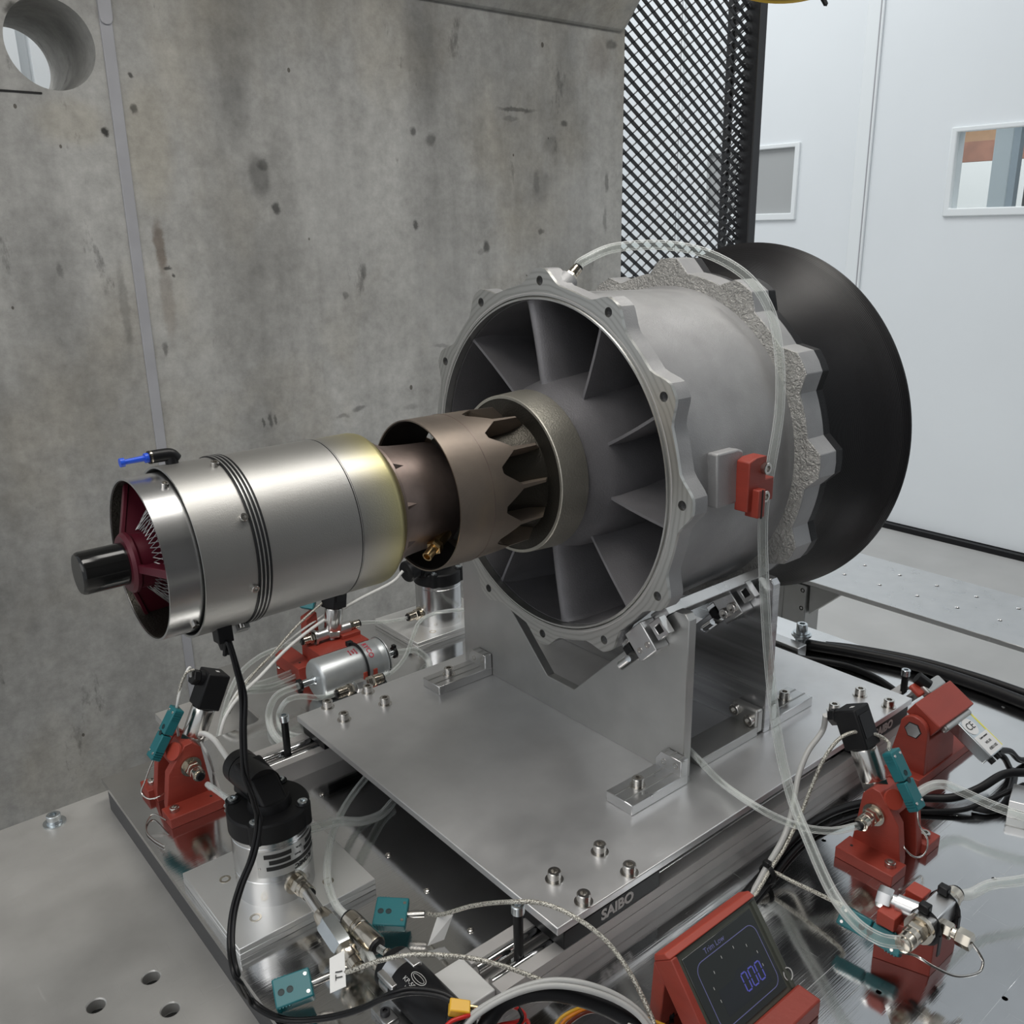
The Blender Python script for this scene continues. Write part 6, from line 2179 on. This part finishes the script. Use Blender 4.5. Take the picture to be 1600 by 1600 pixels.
# ================================================================== hoses, cables and wires
CABLES = [
    ('clear_hose', 'long clear hose arching over the grey casing and down to the tee manifold', 'hose', 'clear', 0.0052, None,
     [(0.258, 0.248, 0.5242), (0.2655, 0.2475, 0.5305), (0.31, 0.2459, 0.5428), (0.35, 0.2091, 0.5445), (0.385, 0.1765, 0.5339), (0.4, 0.1365, 0.5098), (0.405, 0.1095, 0.4746), (0.393, 0.0875, 0.4312), (0.378, 0.0731, 0.3815), (0.358, 0.0646, 0.3323), (0.345, 0.0613, 0.2878), (0.335, 0.0529, 0.2505), (0.33, 0.0412, 0.1846), (0.322, 0.0251, 0.1201), (0.31, 0.0026, 0.0597), (0.285, -0.0329, 0.0205), (0.25, -0.0762, 0.0096), (0.215, -0.1231, -0.0001), (0.192, -0.1593, 0.0028), (0.188, -0.1843, 0.0046), (0.202, -0.1985, 0.002)]),
    ('clear_hose', 'clear hose from under the engine stand to the right red bracket', 'hose', 'clear', 0.0036, None,
     [(0.32, 0.16, 0.002), (0.3, 0.1179, 0.0035), (0.2663, 0.0692, 0.02), (0.2612, 0.0308, 0.01), (0.2392, -0.035, 0.0222), (0.2622, -0.06, 0.0082), (0.2863, -0.08, 0.0025), (0.316, -0.092, 0.001)]),
    ('sensor_cable', 'grey cable from the black plug of the right pressure sensor down to the zip-tied bundle', 'cable', 'grey_cable', 0.003, None,
     [(0.365, -0.0175, 0.0715), (0.3708, -0.012, 0.0482), (0.3404, -0.015, 0.0366), (0.3179, -0.02, 0.0181), (0.2971, -0.03, 0.0023), (0.2692, -0.04, -0.0166), (0.2326, -0.046, -0.0318), (0.2021, -0.05, -0.0461), (0.1815, -0.05, -0.047), (0.1656, -0.052, -0.047)]),
    ('braided_cable', 'braided cable looping from the right teal plug down to the bundle beside the rail', 'cable', 'braid', 0.0019, None,
     [(0.3615, -0.09, 0.066), (0.3796, -0.08, 0.0619), (0.374, -0.07, 0.0684), (0.3537, -0.06, 0.0756), (0.3384, -0.05, 0.0692), (0.3215, -0.045, 0.0511), (0.3076, -0.042, 0.0224), (0.2928, -0.042, -0.0007), (0.2648, -0.045, -0.0228), (0.2332, -0.05, -0.0319), (0.2058, -0.053, -0.0448), (0.1822, -0.055, -0.0481)]),
    ('braided_cable', 'braided cable from the bundle to the teal plug on the tee manifold block', 'cable', 'braid', 0.0019, None,
     [(0.2224, -0.048, -0.04), (0.235, -0.0498, -0.036), (0.2365, -0.0736, -0.034), (0.2364, -0.1075, -0.03), (0.2339, -0.1312, -0.026), (0.222, -0.131, -0.0235)]),
    ('thin_probe_wire', 'thin steel probe wire looping below the right teal plug', 'wire', 'steel', 0.0009, None,
     [(0.3615, -0.125, 0.016), (0.3582, -0.13, 0.0027), (0.3745, -0.133, -0.0213), (0.3729, -0.133, -0.0363), (0.3594, -0.13, -0.0357), (0.3512, -0.122, -0.0257), (0.366, -0.1129, -0.027)]),
    ('thin_probe_wire', 'thin steel probe wire looping out of the tee manifold in the bottom right corner', 'wire', 'steel', 0.0011, None,
     [(0.2452, -0.233, 0), (0.2464, -0.238, -0.0054), (0.2497, -0.242, -0.0155), (0.2394, -0.243, -0.0194), (0.2162, -0.236, -0.013), (0.1961, -0.226, 0.0012), (0.1919, -0.212, 0.0051), (0.215, -0.19, -0.022)]),
    ('clear_hose', 'clear hose leaving the right end of the tee manifold', 'hose', 'clear', 0.0048, None,
     [(0.288, -0.198, 0.002), (0.3163, -0.2, -0.0119), (0.3437, -0.205, -0.014), (0.3676, -0.215, -0.0171), (0.3933, -0.23, -0.0189), (0.4258, -0.25, -0.0318)]),
    ('clear_hose', 'clear hose from the back of the right red bracket out to the right edge', 'hose', 'clear', 0.005, None,
     [(0.386, -0.1, -0.004), (0.4348, -0.1, -0.0056), (0.4616, -0.106, -0.0105), (0.4776, -0.1201, -0.02), (0.4805, -0.1491, -0.022), (0.4881, -0.1782, -0.024), (0.5, -0.2112, -0.03)]),
    ('black_cable', 'thick black cable bundle from the right edge along the near guide rail', 'cable', 'rubber', 0.0046, None,
     [(0.5982, -0.1733, -0.02), (0.5669, -0.149, -0.02), (0.5471, -0.1324, -0.022), (0.5131, -0.1223, -0.03), (0.4883, -0.107, -0.038), (0.4686, -0.0816, -0.043), (0.4411, -0.0559, -0.0454), (0.3932, -0.0341, -0.0454), (0.3445, -0.0259, -0.0454), (0.2952, -0.0293, -0.0454), (0.2412, -0.0395, -0.0454), (0.1809, -0.0496, -0.0454), (0.1306, -0.0596, -0.0454)]),
    ('black_cable', 'thin black cable looping beside the thick bundle along the near guide rail', 'cable', 'rubber', 0.0028, None,
     [(0.5635, -0.149, -0.034), (0.5102, -0.1318, -0.04), (0.4812, -0.1182, -0.045), (0.4458, -0.0866, -0.047), (0.4174, -0.0617, -0.047), (0.3758, -0.0447, -0.047), (0.3295, -0.0372, -0.047), (0.2895, -0.0392, -0.047), (0.241, -0.0479, -0.047), (0.1857, -0.0571, -0.047)]),
    ('sensor_cable', 'black cable looping down from the silver CE sensor to the bundle', 'cable', 'rubber', 0.0036, None,
     [(0.575, -0.1112, -0.0176), (0.5829, -0.118, -0.0228), (0.5993, -0.122, -0.0455), (0.6009, -0.126, -0.0464), (0.5346, -0.1436, -0.045), (0.5065, -0.1395, -0.0455), (0.496, -0.1252, -0.045)]),
    ('sensor_cable', 'straight black cable from the silver CE sensor to the right edge', 'cable', 'rubber', 0.0036, None,
     [(0.581, -0.1105, -0.0165), (0.6089, -0.114, -0.027), (0.634, -0.122, -0.0457), (0.6953, -0.14, -0.0464)]),
    ('black_hose', 'thick black hose sweeping along the far right side of base plate', 'hose', 'rubber', 0.0085, None,
     [(0.72, 0.236, -0.0415), (0.7112, 0.2192, -0.0415), (0.7358, 0.1621, -0.0415), (0.7639, 0.0788, -0.0415), (0.7708, 0.0007, -0.0415), (0.7674, -0.0672, -0.0415), (0.7609, -0.1309, -0.0415)]),
    ('black_hose', 'second black hose on the outer side of the thick one, at right edge', 'hose', 'rubber', 0.006, None,
     [(0.7339, 0.203, -0.044), (0.7574, 0.1642, -0.044), (0.7862, 0.0901, -0.044), (0.7981, 0.0128, -0.044), (0.7992, -0.0547, -0.044), (0.7967, -0.1184, -0.044)]),
    ('black_cable', 'black cable running behind the carriage plate to its right corner', 'cable', 'rubber', 0.0045, None,
     [(0.655, 0.235, -0.0455), (0.6877, 0.1739, -0.0455), (0.6987, 0.1397, -0.0455), (0.6951, 0.0984, -0.0455), (0.6803, 0.0621, -0.0455), (0.6662, 0.0277, -0.0455)]),
    ('starter_cable', 'long black twin cable hanging from the turbine and down past the flow meter', 'cable', 'rubber', 0.0019, 0.0034,
     [(-0.169, 0.2245, 0.228), (-0.1678, 0.22, 0.2406), (-0.1654, 0.215, 0.217), (-0.1647, 0.21, 0.1919), (-0.1705, 0.205, 0.1599), (-0.1741, 0.2, 0.1268), (-0.1705, 0.197, 0.0983), (-0.1702, 0.195, 0.0768), (-0.1802, 0.192, 0.051), (-0.1939, 0.19, 0.0299), (-0.207, 0.18, 0.014), (-0.2187, 0.16, 0.0018), (-0.2255, 0.135, -0.0051), (-0.2139, 0.1421, -0.044), (-0.2021, 0.1115, -0.046), (-0.1791, 0.0892, -0.044), (-0.1572, 0.0641, -0.03), (-0.1448, 0.0332, 0), (-0.1294, 0.0204, 0.004), (-0.1155, 0.0018, 0.004), (-0.1096, -0.0145, -0.002), (-0.103, -0.0209, -0.02)]),
    ('meter_cable', 'pale grey cable from the far flow meter passing under the turbine', 'cable', 'milky', 0.0024, None,
     [(0.281, 0.658, 0.064), (0.261, 0.66, 0.0498), (0.2015, 0.66, 0.038), (0.1333, 0.655, 0.0226), (0.0736, 0.64, 0.0074), (0.019, 0.62, -0.0118), (-0.021, 0.6, -0.0202), (-0.0446, 0.59, -0.0354), (-0.0569, 0.585, -0.0565)]),
    ('clear_hose', 'clear hose from the left fitting of the far bracket falling behind the base plate', 'hose', 'clear', 0.0032, None,
     [(0.098, 0.65, 0.0055), (0.0678, 0.648, 0.0074), (0.0304, 0.64, 0.0077), (-0.003, 0.63, -0.0023), (-0.0286, 0.61, -0.0168), (-0.0461, 0.595, -0.0369), (-0.0588, 0.585, -0.0576)]),
    ('braided_cable', 'braided cable rising from behind the far red bracket up under the turbine', 'cable', 'braid', 0.0018, None,
     [(0.1655, 0.66, 0.0603), (0.1382, 0.66, 0.0478), (0.0927, 0.65, 0.0296), (0.0543, 0.64, 0.0087), (0.0196, 0.63, -0.0062), (-0.0136, 0.61, -0.0174), (-0.0363, 0.6, -0.0381)]),
    ('grey_cable', 'second pale cable beside the braided one under the turbine', 'cable', 'milky', 0.0017, None,
     [(0.1789, 0.668, 0.0388), (0.139, 0.665, 0.0258), (0.0939, 0.655, 0.0156), (0.051, 0.645, 0.0001), (0.0116, 0.63, -0.0112), (-0.0201, 0.61, -0.0198), (-0.0425, 0.6, -0.0386)]),
    ('clear_hose', 'clear hose looping from the left port of the silver fuel filter', 'hose', 'clear', 0.0046, None,
     [(0.06, 0.5765, -0.02), (0.0258, 0.572, -0.0191), (0.0089, 0.565, -0.0261), (-0.0008, 0.555, -0.0389), (-0.01, 0.524, -0.044), (-0.0094, 0.4933, -0.045), (0.0059, 0.4719, -0.045), (0.0283, 0.464, -0.045)]),
    ('clear_hose', 'clear hose from the inline coupler curving left before the filter', 'hose', 'clear', 0.0036, None,
     [(0.084, 0.512, -0.0145), (0.0543, 0.515, -0.0128), (0.0325, 0.525, -0.0071), (0.0151, 0.53, -0.0092), (0.0153, 0.5587, -0.04), (0.0051, 0.5318, -0.046), (0.0101, 0.5025, -0.046), (0.0285, 0.4862, -0.046)]),
    ('clear_hose', 'clear hose lying on the base plate left of the red filter bracket', 'hose', 'clear', 0.0036, None,
     [(0.112, 0.62, -0.04), (0.1081, 0.6612, -0.04), (0.085, 0.6626, -0.043), (0.0602, 0.6635, -0.045), (0.0369, 0.6662, -0.046), (0.0165, 0.6742, -0.046)]),
    ('clear_hose', 'second clear hose lying in front of the first left of the filter bracket', 'hose', 'clear', 0.003, None,
     [(0.0944, 0.6514, -0.044), (0.0708, 0.6488, -0.045), (0.0441, 0.6508, -0.0465), (0.022, 0.6654, -0.0465), (0.0105, 0.6782, -0.0465)]),
    ('clear_hose', 'clear hose rising from the inline coupler past the far flow meter', 'hose', 'clear', 0.003, None,
     [(0.14, 0.512, -0.0145), (0.1732, 0.525, -0.0185), (0.2036, 0.54, -0.0115), (0.2267, 0.555, 0.0058), (0.2487, 0.57, 0.0173), (0.2818, 0.585, 0.0149), (0.3278, 0.6, 0.0029), (0.3759, 0.61, -0.0131), (0.4249, 0.62, -0.0328)]),
    ('clear_hose', 'thin clear hose between the far red bracket and the far flow meter', 'hose', 'clear', 0.0028, None,
     [(0.195, 0.65, 0.0055), (0.2149, 0.65, 0.0008), (0.2458, 0.655, -0.009), (0.2755, 0.66, -0.0152), (0.29, 0.665, -0.0185)]),
    ('clear_hose', 'clear hose from the right port of the silver fuel filter', 'hose', 'clear', 0.0046, None,
     [(0.204, 0.5765, -0.02), (0.2238, 0.575, -0.0237), (0.2438, 0.575, -0.0281), (0.2585, 0.5679, -0.045), (0.2435, 0.5397, -0.045)]),
    ('sensor_cable', 'pale cable looping from the black plug of the far left sensor', 'cable', 'milky', 0.0016, None,
     [(-0.1205, 0.47, 0.0955), (-0.1214, 0.468, 0.1076), (-0.1317, 0.466, 0.0947), (-0.1388, 0.464, 0.0784), (-0.1425, 0.47, 0.0536), (-0.1403, 0.478, 0.0249)]),
    ('braided_cable', 'braided cable at the top of the far left teal plug', 'cable', 'braid', 0.0014, None,
     [(-0.14, 0.4665, 0.064), (-0.1403, 0.466, 0.0719), (-0.136, 0.464, 0.0892), (-0.1278, 0.464, 0.1035), (-0.1175, 0.466, 0.1047)]),
    ('thin_probe_wire', 'thin probe wire hanging from the far left teal plug', 'wire', 'steel', 0.0009, None,
     [(-0.174, 0.4665, 0.014), (-0.1786, 0.468, 0.0048), (-0.1856, 0.47, -0.011), (-0.1906, 0.47, -0.0218), (-0.1869, 0.46, -0.0264), (-0.1774, 0.455, -0.0257), (-0.1687, 0.46, -0.0265)]),
    ('thin_probe_wire', 'thin wire loop in front of the far left red bracket', 'wire', 'steel', 0.0009, None,
     [(-0.18, 0.43, -0.041), (-0.1847, 0.4578, -0.046), (-0.195, 0.4509, -0.048), (-0.2008, 0.4339, -0.048), (-0.1997, 0.4157, -0.048), (-0.1952, 0.3979, -0.048)]),
    ('clear_hose', 'clear hose from the far left red bracket towards the near flow meter', 'hose', 'clear', 0.003, None,
     [(-0.141, 0.393, 0.001), (-0.1489, 0.375, 0.0174), (-0.1473, 0.345, 0.0213), (-0.1463, 0.315, 0.0252)]),
    ('meter_cable', 'pale grey cable from the cap of the near flow meter behind the far left sensor', 'cable', 'milky', 0.003, None,
     [(-0.134, 0.318, 0.062), (-0.1324, 0.345, 0.0507), (-0.1281, 0.38, 0.0475), (-0.1215, 0.42, 0.0396), (-0.1217, 0.45, 0.0333), (-0.126, 0.47, 0.0228)]),
    ('grey_cable', 'thin grey cable between the far left sensor and the near flow meter', 'cable', 'grey_cable', 0.0016, None,
     [(-0.1241, 0.455, 0.0207), (-0.1233, 0.44, 0.011), (-0.0996, 0.4997, -0.047), (-0.1108, 0.4541, -0.047), (-0.1183, 0.4202, -0.047)]),
    ('clear_hose', 'short open-ended clear hose pointing right from the near flow meter', 'hose', 'clear', 0.0048, None,
     [(-0.0985, 0.256, 0.004), (-0.0651, 0.26, -0.005), (-0.0283, 0.275, -0.0301), (0.0035, 0.29, -0.0452), (0.0249, 0.3, -0.0452)]),
    ('clear_hose', 'clear hose curving down beside the near flow meter to the brassy coupler', 'hose', 'clear', 0.0038, None,
     [(0.0111, 0.33, -0.0216), (-0.0083, 0.32, -0.0245), (-0.0341, 0.3, -0.0241), (-0.063, 0.27, -0.02), (-0.0863, 0.24, -0.0216), (-0.1038, 0.21, -0.024), (-0.1126, 0.18, -0.027), (-0.1167, 0.1495, -0.02)]),
    ('clear_hose', 'clear hose from the brassy coupler to the pump motor', 'hose', 'clear', 0.0032, None,
     [(-0.113, 0.104, -0.024), (-0.1109, 0.0949, -0.024), (-0.113, 0.09, -0.021)]),
    ('clear_hose', 'clear hose from the hex-nut coupler to the pump motor', 'hose', 'clear', 0.0032, None,
     [(-0.1355, 0.099, -0.03), (-0.1192, 0.1174, -0.03), (-0.125, 0.091, -0.0235)]),
    ('braided_cable', 'braided T1 cable running right from the ribbed teal plug over the motor', 'cable', 'braid', 0.0019, None,
     [(-0.158, 0.11, -0.03), (-0.1515, 0.0866, -0.012), (-0.1351, 0.0673, 0.002), (-0.1151, 0.0505, 0.008), (-0.0921, 0.0297, 0.008), (-0.0699, 0.0081, 0.004), (-0.0467, -0.0197, -0.005), (-0.0264, -0.0501, -0.015), (-0.0128, -0.079, -0.02), (-0.0061, -0.0997, -0.025)]),
    ('braided_cable', 'braided cable arching from the holes-up teal plug over the stop post', 'cable', 'braid', 0.0019, None,
     [(-0.052, 0.1185, -0.0325), (-0.0486, 0.1014, -0.024), (-0.0365, 0.0688, 0), (-0.0274, 0.0266, 0.026), (-0.0094, 0.0064, 0.027), (0.0034, -0.0187, 0.022), (0.0136, -0.0419, 0.01), (0.0168, -0.0641, -0.005), (0.0155, -0.0831, -0.02), (0.0111, -0.0989, -0.03), (0, -0.1141, -0.035)]),
    ('grey_cable', 'twin grey cable arching along the bottom edge behind the motor', 'cable', 'grey_cable', 0.0023, 0.0044,
     [(-0.1201, -0.02, -0.01), (-0.1045, -0.0238, 0), (-0.0827, -0.0317, 0.008), (-0.061, -0.0402, 0.01), (-0.0445, -0.0511, 0.01), (-0.0279, -0.0658, 0.006), (-0.0115, -0.0807, -0.004), (-0.0015, -0.0951, -0.015), (0.0029, -0.1113, -0.03)]),
    ('sleeved_cable', 'thick black sleeved cable in front of the twin grey cable', 'cable', 'black_matte', 0.0062, None,
     [(-0.1145, -0.0335, -0.02), (-0.0983, -0.0272, -0.012), (-0.0792, -0.0271, -0.004), (-0.0575, -0.0397, 0), (-0.0377, -0.0547, -0.004), (-0.0189, -0.071, -0.014), (-0.0051, -0.0888, -0.025), (0.0006, -0.107, -0.035)]),
    ('signal_wire', 'yellow strand of the three-wire lead left of the display', 'wire', 'yellow', 0.0015, None,
     [(-0.0561, -0.0527, -0.03), (-0.0389, -0.0487, -0.028), (-0.0205, -0.0549, -0.026), (-0.0028, -0.0659, -0.03), (0.012, -0.08, -0.036), (0.0239, -0.0998, -0.04)]),
    ('signal_wire', 'orange strand of the three-wire lead left of the display', 'wire', 'wire_orange', 0.0015, None,
     [(-0.0551, -0.056, -0.03), (-0.0383, -0.0525, -0.028), (-0.0215, -0.0574, -0.026), (-0.0049, -0.0673, -0.03), (0.0094, -0.081, -0.036), (0.0209, -0.1005, -0.04)]),
    ('signal_wire', 'brown strand of the three-wire lead left of the display', 'wire', 'wire_brown', 0.0015, None,
     [(-0.054, -0.0592, -0.03), (-0.0377, -0.0562, -0.028), (-0.0224, -0.0598, -0.026), (-0.0071, -0.0687, -0.03), (0.0068, -0.0821, -0.036), (0.018, -0.1011, -0.04)]),
    ('power_wire', 'red wire twisted with the black one at bottom edge', 'wire', 'wire_red', 0.0016, None,
     [(-0.1318, -0.0161, -0.005), (-0.1236, -0.0173, 0), (-0.1125, -0.0208, 0), (-0.0951, -0.0168, -0.01), (-0.0794, -0.0175, -0.015), (-0.0669, -0.0235, -0.02), (-0.0635, -0.031, -0.024), (-0.0715, -0.0343, -0.026), (-0.0854, -0.0301, -0.026)]),
    ('power_wire', 'black wire twisted with the red one at bottom edge', 'wire', 'rubber', 0.0016, None,
     [(-0.1292, -0.0206, -0.005), (-0.1187, -0.0209, -0.003), (-0.1078, -0.0185, -0.002), (-0.095, -0.019, -0.012), (-0.081, -0.0227, -0.013), (-0.0656, -0.0204, -0.02), (-0.0678, -0.033, -0.022), (-0.0776, -0.0322, -0.026), (-0.0921, -0.0267, -0.026)]),
    ('power_wire', 'second red wire curling inside the twisted pair at bottom edge', 'wire', 'wire_red', 0.0016, None,
     [(-0.101, -0.0302, -0.02), (-0.0896, -0.0277, -0.02), (-0.0769, -0.0315, -0.022), (-0.0646, -0.0339, -0.026), (-0.0666, -0.0407, -0.028)]),
    ('display_cable', 'black cable curling out behind the left side of the display holder', 'cable', 'rubber', 0.0026, None,
     [(0.0675, -0.085, -0.0164), (0.0513, -0.085, -0.0128), (0.0375, -0.085, -0.0169), (0.0313, -0.085, -0.0321), (0.0315, -0.087, -0.0474), (0.0372, -0.09, -0.0474)]),
    ('display_cable', 'second black cable inside the first beside the display holder', 'cable', 'rubber', 0.0026, None,
     [(0.0661, -0.09, -0.0249), (0.0514, -0.09, -0.0208), (0.0408, -0.09, -0.0281), (0.0386, -0.09, -0.0462), (0.0426, -0.092, -0.0474)]),
]
for nm, lb, ct, mt, r, tw, pts in CABLES:
    path = spline(pts, 9)
    m = MB()
    if tw is None:
        if mt == 'clear':
            m.hose(path, r, r * 0.62, 14)
        else:
            m.tube(path, r, 12)
        o = m.build(nm, mt, loc=pts[0], angle=60)
        tag(o, lb, ct)
    else:
        t = thing(nm, lb, ct, pts[0])
        n_ = len(path)
        for s in (-1, 1):
            sp_ = []
            for i, p in enumerate(path):
                d = (path[min(n_ - 1, i + 1)] - path[max(0, i - 1)]).normalized()
                side = d.cross(Vector((0, 0, 1)))
                side = side.normalized() if side.length > 0.05 else Vector((0.7, -0.7, 0))
                # the two conductors lie side by side and twist a little
                a = 0.35 * math.sin(i * 0.11)
                up_ = side.cross(d)
                sp_.append(p + (side * math.cos(a) + up_ * math.sin(a)) * (s * tw / 2))
            m = MB()
            m.tube(sp_, r, 10)
            m.build('strand', mt, t, angle=60)
zt = thing('zip_tie', 'black zip tie binding the cable bundle above the display', 'zip tie', (0.232, -0.048, -0.04))
m = MB()
ring_ = [Vector((0.232 + 0.0015 * math.cos(2 * PI * k / 20), -0.0475 + 0.0085 * math.cos(2 * PI * k / 20), -0.0385 + 0.0095 * math.sin(2 * PI * k / 20))) for k in range(20)]
m.tube(ring_ + [ring_[0]], 0.0012, 6, flat=2.2)
m.build('band', 'black', zt)
MB().box((0.232, -0.0465, -0.0270), (0.006, 0.007, 0.006)).build('buckle', 'black', zt, bevel=0.0008)
